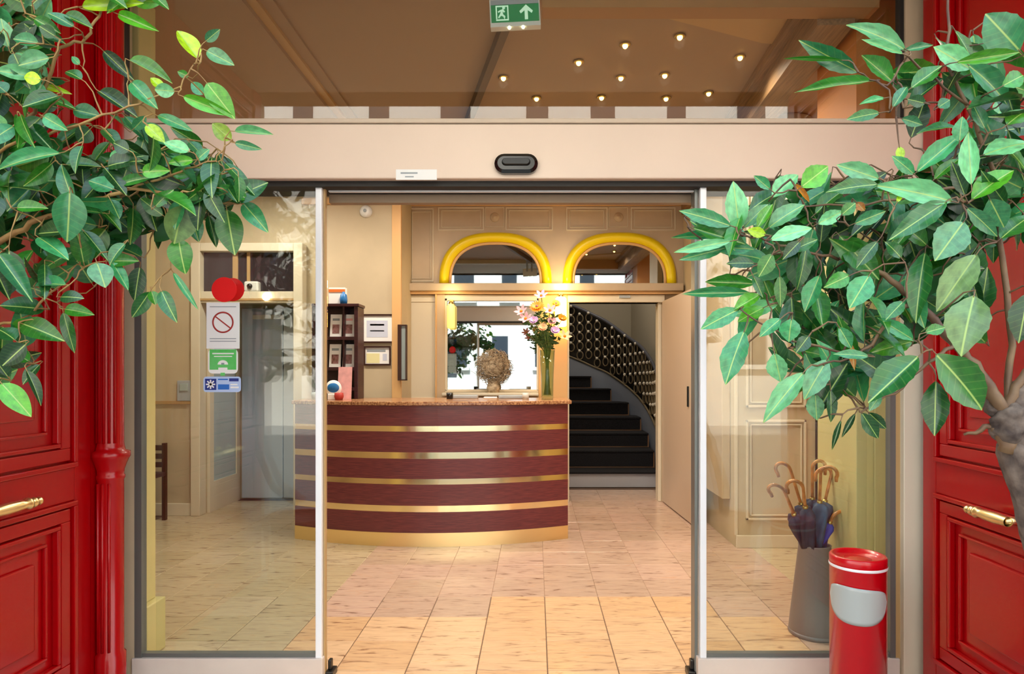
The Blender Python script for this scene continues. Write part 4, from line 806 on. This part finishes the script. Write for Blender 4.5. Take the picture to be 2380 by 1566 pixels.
def tree(name, lab, root, hand, fill, mains, meshes, Y0, dY, sizes, wr, seed, keep, pot):
    R = random.Random(seed); e = empty(name, (pot[0], pot[1], 0), lab, 'tree')
    leaves = []
    for (bx, by, tx, ty, wd, cl) in hand:
        Yb = Y0+R.uniform(-dY*.35, dY*.25); b = P(bx, by, Yb); Lp = math.hypot(tx-bx, ty-by)*Yb/F
        t_ = P(tx, ty, Yb+R.uniform(-.25, .12)*Lp); leaves.append((b, t_, wd*(1.2 if meshes is LM else .92)*Yb/F, cl, R.uniform(-.35, .35)))
    for poly_, n, cols, ya, yb in fill:
        xs = [p[0] for p in poly_]; ys = [p[1] for p in poly_]; k = 0; tries = 0
        while k < n and tries < 9999:
            tries += 1; x, y = R.uniform(min(xs), max(xs)), R.uniform(min(ys), max(ys))
            if not in_poly(x, y, poly_): continue
            Y = R.uniform(ya, yb); Lp = R.uniform(*sizes); a = R.gauss(.9, 1.3) if R.random() < .75 else R.uniform(0, 6.28)
            a = a if R.random() < .5 else PI-a
            tx, ty = x+Lp*math.cos(a)/2, y+Lp*math.sin(a)/2; bx, by = x-Lp*math.cos(a)/2, y-Lp*math.sin(a)/2
            if not in_poly(tx, ty, poly_) and R.random() < .6: continue
            fs_ = R.uniform(-.7, .5)*Lp*Y/F; leaves.append((P(bx, by, Y), P(tx, ty, Y+fs_), Lp*(wr if meshes is LM else wr*.92)*R.uniform(.7, 1.15)*Y/F, R.choice(cols), R.gauss(0, .6))); k += 1
    # branch skeleton: hand drawn limbs, then every leaf joins the nearest point already grown
    tb = MB(); nodes = []
    for pts, r0, r1 in mains:
        pp = [P(*p) for p in pts]; q = []
        for i in range(len(pp)-1):
            for k in range(5): q.append(pp[i].lerp(pp[i+1], k/5)+Vector((R.uniform(-1, 1), R.uniform(-1, 1), R.uniform(-1, 1)))*.004)
        q.append(pp[-1]); tb.tube(q, [.62*(r0+(r1-r0)*i/(len(q)-1)) for i in range(len(q))], 7); nodes += q
    TWM = 'twig' if meshes is LM else 'twig_dark'; tb.build('branch', TWM, e)
    leaves_s = sorted(leaves, key=lambda l: min((l[0]-p).length for p in nodes)); tw = MB()
    for b, t_, wd, cl, rl_ in leaves_s:
        d = (t_-b).normalized(); st_ = b-d*.012; nn = min(nodes, key=lambda p: (p-st_).length); ds = (nn-st_).length; sag = Vector((0, 0, .06*ds))
        m1 = nn.lerp(st_, .35)+sag; m2 = nn.lerp(st_, .7)+sag*.8-d*.1*ds
        tw.tube([nn, m1, m2, st_, b+d*.004], [.0026, .0022, .0018, .0014, .001], 5, False); nodes += [m1, m2, st_]
    tag(tw.build('twig', TWM, e), kind='stuff')
    IN = MB()
    for b, t_, wd, cl, roll in leaves:
        d = t_-b; L_ = d.length; x_ = d/L_; toc = (Vector((0, 0, EYE))-b).normalized(); z_ = (toc+Vector((0, 0, .28))); z_ = (z_-x_*z_.dot(x_)).normalized()
        z_ = Matrix.Rotation(roll, 3, x_) @ z_; y_ = z_.cross(x_)
        M = Matrix((x_*L_, y_*wd, z_*L_*.8)).transposed().to_4x4(); M.translation = b; me_ = R.choice(meshes)
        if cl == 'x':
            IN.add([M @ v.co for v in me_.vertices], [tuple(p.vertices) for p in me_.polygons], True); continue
        o = link('leaf', me_, None, e)
        o.matrix_parent_inverse = e.matrix_basis.inverted(); o.matrix_basis = M
        c_ = PAL[cl]; k = R.uniform(.82, 1.18); o.color = lin([min(255, v*k) for v in c_])
    tag(IN.build('inner_leaf', 'inner_leaf', e), kind='stuff'); keep(e); return e

HL = [(460,137,412,70,38,'l'),(480,118,543,150,30,'p'),(478,96,511,68,20,'t'),(438,178,412,166,16,'g'),(480,192,543,272,44,'b'),(425,224,540,268,26,'b'),(473,220,444,190,24,'t'),(406,212,356,208,28,'p'),
(300,140,400,192,30,'b'),(275,33,368,72,24,'b'),(190,15,330,5,30,'l'),(350,-14,390,16,24,'g'),(240,118,310,185,28,'d'),(230,212,320,272,34,'d'),(305,190,360,245,34,'t'),(365,268,445,300,24,'t'),(290,270,345,330,28,'t'),
(340,290,382,330,28,'l'),(538,325,492,286,32,'l'),(545,305,635,312,20,'p'),(545,332,605,346,18,'t'),(522,378,590,445,24,'m'),(440,352,380,330,28,'p'),(450,372,390,378,22,'b'),(458,372,485,345,22,'t'),(255,372,315,355,28,'p'),
(140,355,-20,385,34,'t'),(135,420,-20,425,28,'m'),(115,135,42,152,40,'p'),(60,40,147,98,36,'m'),(172,62,108,25,26,'t'),(150,35,215,65,28,'g'),(95,185,52,178,26,'l'),(98,195,75,245,26,'p'),(100,200,162,215,14,'l'),(92,222,170,245,24,'g'),
(170,255,232,268,36,'t'),(100,270,152,300,30,'t'),(190,185,150,160,26,'m'),(185,150,165,130,14,'t'),(162,445,157,563,60,'t'),(265,440,205,418,40,'t'),(256,463,278,507,28,'t'),(195,537,250,602,26,'m'),(180,580,90,625,32,'m'),(280,428,350,408,24,'g'),
(-5,590,75,700,38,'t'),(225,610,245,665,46,'p'),(262,610,298,672,24,'t'),(325,620,312,700,34,'d'),(348,678,307,740,30,'m'),(375,675,407,745,30,'m'),(352,676,362,708,24,'g'),(402,632,458,716,14,'t'),(425,478,405,567,62,'v'),(415,555,428,635,48,'g'),
(527,487,545,592,54,'g'),(565,472,620,535,36,'t'),(485,500,503,575,24,'m'),(445,500,462,562,34,'t'),(150,718,213,728,28,'g'),(52,752,140,785,46,'g'),(147,725,172,820,24,'g'),(3,890,71,965,42,'b'),(62,860,100,940,20,'d'),(68,840,20,810,30,'g'),
(60,800,5,850,44,'d'),(35,790,-5,760,40,'m'),(140,690,190,690,30,'d'),(20,110,0,40,34,'p'),(30,70,60,130,24,'t'),(15,215,-15,190,34,'t'),(5,300,-10,260,24,'b'),(60,330,10,350,22,'g'),(555,465,530,430,20,'m'),(520,420,545,440,26,'t'),(500,400,520,430,28,'t'),
(360,480,400,440,24,'g'),(330,400,390,395,30,'b'),(400,405,450,400,24,'g'),(440,330,470,360,26,'t'),(300,350,260,330,30,'d'),(210,300,180,330,34,'d'),(240,300,280,340,30,'m'),(90,100,30,90,30,'t'),(130,85,90,60,26,'m'),(380,210,350,180,20,'l'),(310,300,340,270,22,'t')]
MAINL = [([(-120, 1250, 1.9), (-110, 900, 1.9), (-90, 640, 1.9), (0, 560, 1.88), (90, 510, 1.86), (200, 470, 1.84), (300, 440, 1.8), (400, 450, 1.78), (470, 440, 1.76)], .02, .004),
 ([(-90, 640, 1.9), (-60, 380, 1.9), (50, 300, 1.86), (85, 250, 1.85), (140, 110, 1.82), (200, 92, 1.8), (240, 20, 1.8), (270, -60, 1.8)], .012, .004), ([(-100, 800, 1.9), (-30, 760, 1.9), (60, 740, 1.86), (120, 680, 1.84), (160, 635, 1.82)], .010, .003),
 ([(-60, 380, 1.9), (40, 330, 1.8), (150, 300, 1.78), (300, 250, 1.75), (420, 200, 1.74), (450, 150, 1.74)], .008, .0025), ([(300, 440, 1.8), (420, 400, 1.76), (500, 370, 1.74), (540, 325, 1.74)], .006, .0025), ([(-330, 1250, 1.95), (-350, 1700, 1.95), (-350, 2050, 1.95)], .03, .035)]
dk = ['d', 'd', 'm', 'm', 'g', 'g', 't', 't']  # mostly darker greens, crown's inner shade put into the fill leaves
FILLL = [([(-40, -40), (170, -40), (160, 80), (110, 160), (150, 250), (60, 300), (-40, 300)], 38, dk+['p'], 1.75, 2.0),
 ([(-40, 290), (120, 290), (230, 250), (330, 300), (450, 320), (520, 380), (560, 480), (500, 540), (440, 520), (370, 560), (320, 640), (250, 590), (190, 620), (110, 690), (-40, 700)], 135, dk, 1.74, 2.05),
 ([(-40, 690), (90, 660), (110, 740), (60, 800), (90, 860), (40, 900), (-40, 900)], 18, dk, 1.8, 2.0), ([(200, -30), (380, -30), (350, 20), (240, 40)], 6, ['b', 'g', 'm'], 1.78, 1.95), ([(430, 400), (600, 420), (600, 470), (520, 520), (440, 500)], 12, dk+['g'], 1.72, 1.85),
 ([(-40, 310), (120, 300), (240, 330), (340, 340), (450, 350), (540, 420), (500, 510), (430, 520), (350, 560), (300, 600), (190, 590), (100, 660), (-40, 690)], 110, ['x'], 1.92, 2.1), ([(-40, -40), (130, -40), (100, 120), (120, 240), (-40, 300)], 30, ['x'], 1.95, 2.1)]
def keepL(e):
    m = MB().lathe([(.001, 0), (.16, 0), (.18, .02), (.21, .38), (.225, .40), (.225, .44), (.2, .44), (.19, .40), (.001, .39)], (-1.6, 1.58, 0), 28); o = m.build('pot', 'terracotta', e)
tree('leafy_potted_tree', 'leafy tree with rounded glossy green leaves in front of the left red door', None, HL, FILLL, [m for m in MAINL[:5]]+[([(-120, 1250, 1.9), (-200, 1500, 1.75), (-274, 1695, 1.58)], .03, .04)], LM, 1.80, .25, (60, 104), .53, 11, keepL, (-1.6, 1.58))

HR = [(2105,115,1975,48,42,'p'),(2100,126,2003,90,20,'p'),(1995,168,1858,95,46,'t'),(1960,140,1826,134,12,'g'),(2033,188,1850,210,28,'g'),(2075,190,2003,128,46,'g'),(2056,228,2000,238,18,'t'),(2045,262,1970,275,30,'m'),(2095,275,2145,290,26,'t'),
(2100,118,2170,103,20,'t'),(2075,250,2110,195,28,'t'),(2255,160,2172,108,56,'p'),(2250,150,2355,240,56,'t'),(2222,145,2378,118,32,'b'),(2370,118,2290,30,84,'t'),(2117,205,2190,150,44,'g'),(2044,416,1945,382,44,'p'),(2042,428,1925,440,42,'g'),
(2215,468,2045,425,58,'p'),(2125,405,2076,362,32,'t'),(2130,400,2240,305,48,'t'),(2170,418,2232,362,28,'g'),(2258,430,2250,308,44,'p'),(2243,455,2212,375,34,'d'),(2258,464,2357,385,60,'b'),(2285,360,2395,322,58,'p'),(2246,482,2323,550,38,'t'),
(2300,462,2335,530,58,'t'),(2240,515,2175,604,80,'p'),(2200,468,2070,555,54,'m'),(2150,495,2070,580,36,'g'),(2325,555,2400,492,60,'g'),(2150,585,2124,742,58,'m'),(2270,590,2178,722,74,'v'),(2264,686,2232,820,96,'v'),(2175,822,2297,955,96,'g'),
(2134,829,2018,935,78,'m'),(2175,885,2172,1013,60,'m'),(2124,790,2040,738,34,'t'),(2122,793,2020,820,44,'b'),(2020,640,1975,715,60,'t'),(2150,773,2198,760,30,'g'),(2048,915,2020,955,24,'p'),(2002,958,2042,1020,36,'d'),(2018,958,2060,997,30,'d'),
(1988,960,1957,1015,15,'d'),(1955,975,1933,1045,14,'d'),(2020,828,1940,820,26,'t'),(2390,680,2368,795,64,'d'),(1718,718,1630,762,46,'t'),(1730,768,1682,890,66,'t'),(1776,714,1715,745,40,'b'),(1868,865,1775,975,52,'p'),(1923,835,1870,925,56,'p'),
(1895,915,1898,977,44,'p'),(1800,820,1815,888,50,'p'),(1815,740,1765,782,36,'t'),(1840,740,1832,794,52,'t'),(1930,905,1934,982,26,'d'),(1718,535,1705,420,54,'p'),(1700,525,1582,487,40,'t'),(1720,545,1560,552,26,'t'),(1700,560,1568,584,28,'p'),
(1690,575,1580,604,28,'t'),(1728,530,1785,470,36,'p'),(1760,530,1795,470,28,'b'),(1785,530,1870,468,48,'p'),(1790,558,1890,525,40,'p'),(1780,545,1738,534,26,'l'),(1795,460,1855,405,48,'p'),(1790,440,1752,408,26,'t'),(1862,435,1926,385,56,'b'),
(1795,590,1765,642,42,'g'),(1755,612,1690,610,32,'d'),(1745,680,1585,682,28,'t'),(1765,685,1705,720,36,'b'),(1812,640,1815,712,30,'g'),(1905,640,1870,725,44,'t'),(1835,585,1900,555,36,'g'),(1975,640,1920,665,40,'g'),(1900,520,1960,490,34,'p'),
(1985,520,2060,490,34,'t'),(1955,500,1990,470,30,'g'),(2040,560,1990,620,36,'m'),(2095,600,2060,560,34,'m'),(2230,330,2235,270,36,'t'),(2290,300,2260,240,30,'t'),(2340,290,2390,250,50,'b'),(2330,200,2385,170,44,'g'),(1880,780,1850,820,34,'m'),
(1950,760,1980,810,34,'t'),(2100,700,2060,740,36,'m'),(1860,560,1820,600,32,'d'),(1750,640,1775,690,26,'m'),(2180,250,2210,230,30,'t'),(2150,240,2110,230,30,'m'),(1845,425,1885,470,14,'o'),(1990,470,2010,490,20,'o'),(2085,470,2095,450,12,'l'),(2090,340,2095,375,20,'l'),(1980,800,1985,860,16,'o')]
MAINR = [([(2470, 1560, 1.55), (2425, 1330, 1.5), (2385, 1120, 1.46), (2350, 1000, 1.45)], .028, .034), ([(2340, 1050, 1.45), (2330, 960, 1.45), (2290, 880, 1.45), (2220, 800, 1.45), (2130, 700, 1.46), (2060, 640, 1.48), (1950, 600, 1.5)], .03, .006),
 ([(2130, 700, 1.46), (2070, 720, 1.44), (2035, 790, 1.44), (1990, 830, 1.44), (1900, 850, 1.42)], .010, .003), ([(2340, 1000, 1.45), (2350, 800, 1.48), (2330, 600, 1.5), (2310, 400, 1.5), (2250, 250, 1.48), (2206, 150, 1.48), (2205, -60, 1.5)], .014, .004),
 ([(1950, 600, 1.5), (1850, 580, 1.46), (1790, 560, 1.42), (1720, 545, 1.4)], .006, .003), ([(2220, 800, 1.45), (2170, 830, 1.42), (2100, 900, 1.42), (2000, 958, 1.42)], .008, .003), ([(2250, 250, 1.48), (2110, 130, 1.44), (2060, 200, 1.42), (1995, 168, 1.4)], .005, .0025),
 ([(2340, 1000, 1.45), (2300, 990, 1.46), (2240, 1010, 1.47)], .02, .004), ([(2330, 960, 1.45), (2385, 860, 1.45), (2440, 800, 1.45)], .02, .01), ([(1990, 830, 1.44), (1840, 790, 1.42), (1720, 718, 1.4)], .005, .0025), ([(2310, 400, 1.5), (2200, 440, 1.45), (2010, 475, 1.44), (1870, 480, 1.42)], .007, .003)]
FILLR = [([(1700, 520), (1780, 450), (1900, 440), (2000, 430), (2100, 420), (2200, 380), (2240, 330), (2400, 340), (2400, 560), (2300, 620), (2280, 720), (2200, 800), (2080, 830), (1980, 850), (1900, 900), (1820, 840), (1790, 760), (1730, 720), (1780, 660), (1760, 600)], 145, dk, 1.46, 1.72),
 ([(2100, 130), (2200, 110), (2400, 60), (2400, 330), (2250, 320), (2130, 290), (2080, 260)], 26, dk+['p'], 1.46, 1.65), ([(1650, 540), (1760, 480), (1780, 700), (1720, 780), (1690, 700)], 10, ['t', 'p', 'g'], 1.4, 1.5), ([(1780, 820), (1950, 800), (2060, 840), (1980, 930), (1900, 900)], 16, dk, 1.44, 1.6),
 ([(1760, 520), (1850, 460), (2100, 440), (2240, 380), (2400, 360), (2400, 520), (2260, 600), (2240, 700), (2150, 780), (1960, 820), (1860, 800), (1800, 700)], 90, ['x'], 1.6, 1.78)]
def keepR(e):
    m = MB().lathe([(.001, 0), (.16, 0), (.18, .02), (.21, .38), (.225, .40), (.225, .44), (.2, .44), (.19, .40), (.001, .39)], (1.26, 1.6, 0), 28); m.build('pot', 'terracotta', e)
    k = MB(); R = random.Random(9)
    for (x, y, Y, r) in ((2345, 985, 1.45, .040), (2310, 945, 1.46, .022), (2375, 1040, 1.45, .036), (2378, 930, 1.46, .035), (2318, 1000, 1.46, .018)): k.sphere(P(x, y, Y), r, 12, (1, .8, 1.25))
    k.tube([P(2350, 1000, 1.45), P(2392, 1150, 1.46), P(2430, 1330, 1.5), P(2465, 1560, 1.56), Vector((1.26, 1.6, .41))], [.044, .036, .033, .034, .038], 12)
    o = k.build('trunk', 'bark', e); d = o.modifiers.new('sub', 'SUBSURF'); d.levels = d.render_levels = 2; tx = bpy.data.textures.new('knots', 'CLOUDS'); tx.noise_scale = .035; q = o.modifiers.new('disp', 'DISPLACE'); q.texture = tx; q.strength = .03; q.texture_coords = 'LOCAL'
tree('bay_laurel_tree', 'bay laurel tree with long pointed leaves in front of the right red door', None, HR, FILLR, MAINR, RM, 1.42, .16, (88, 138), .44, 17, keepR, (1.26, 1.6))
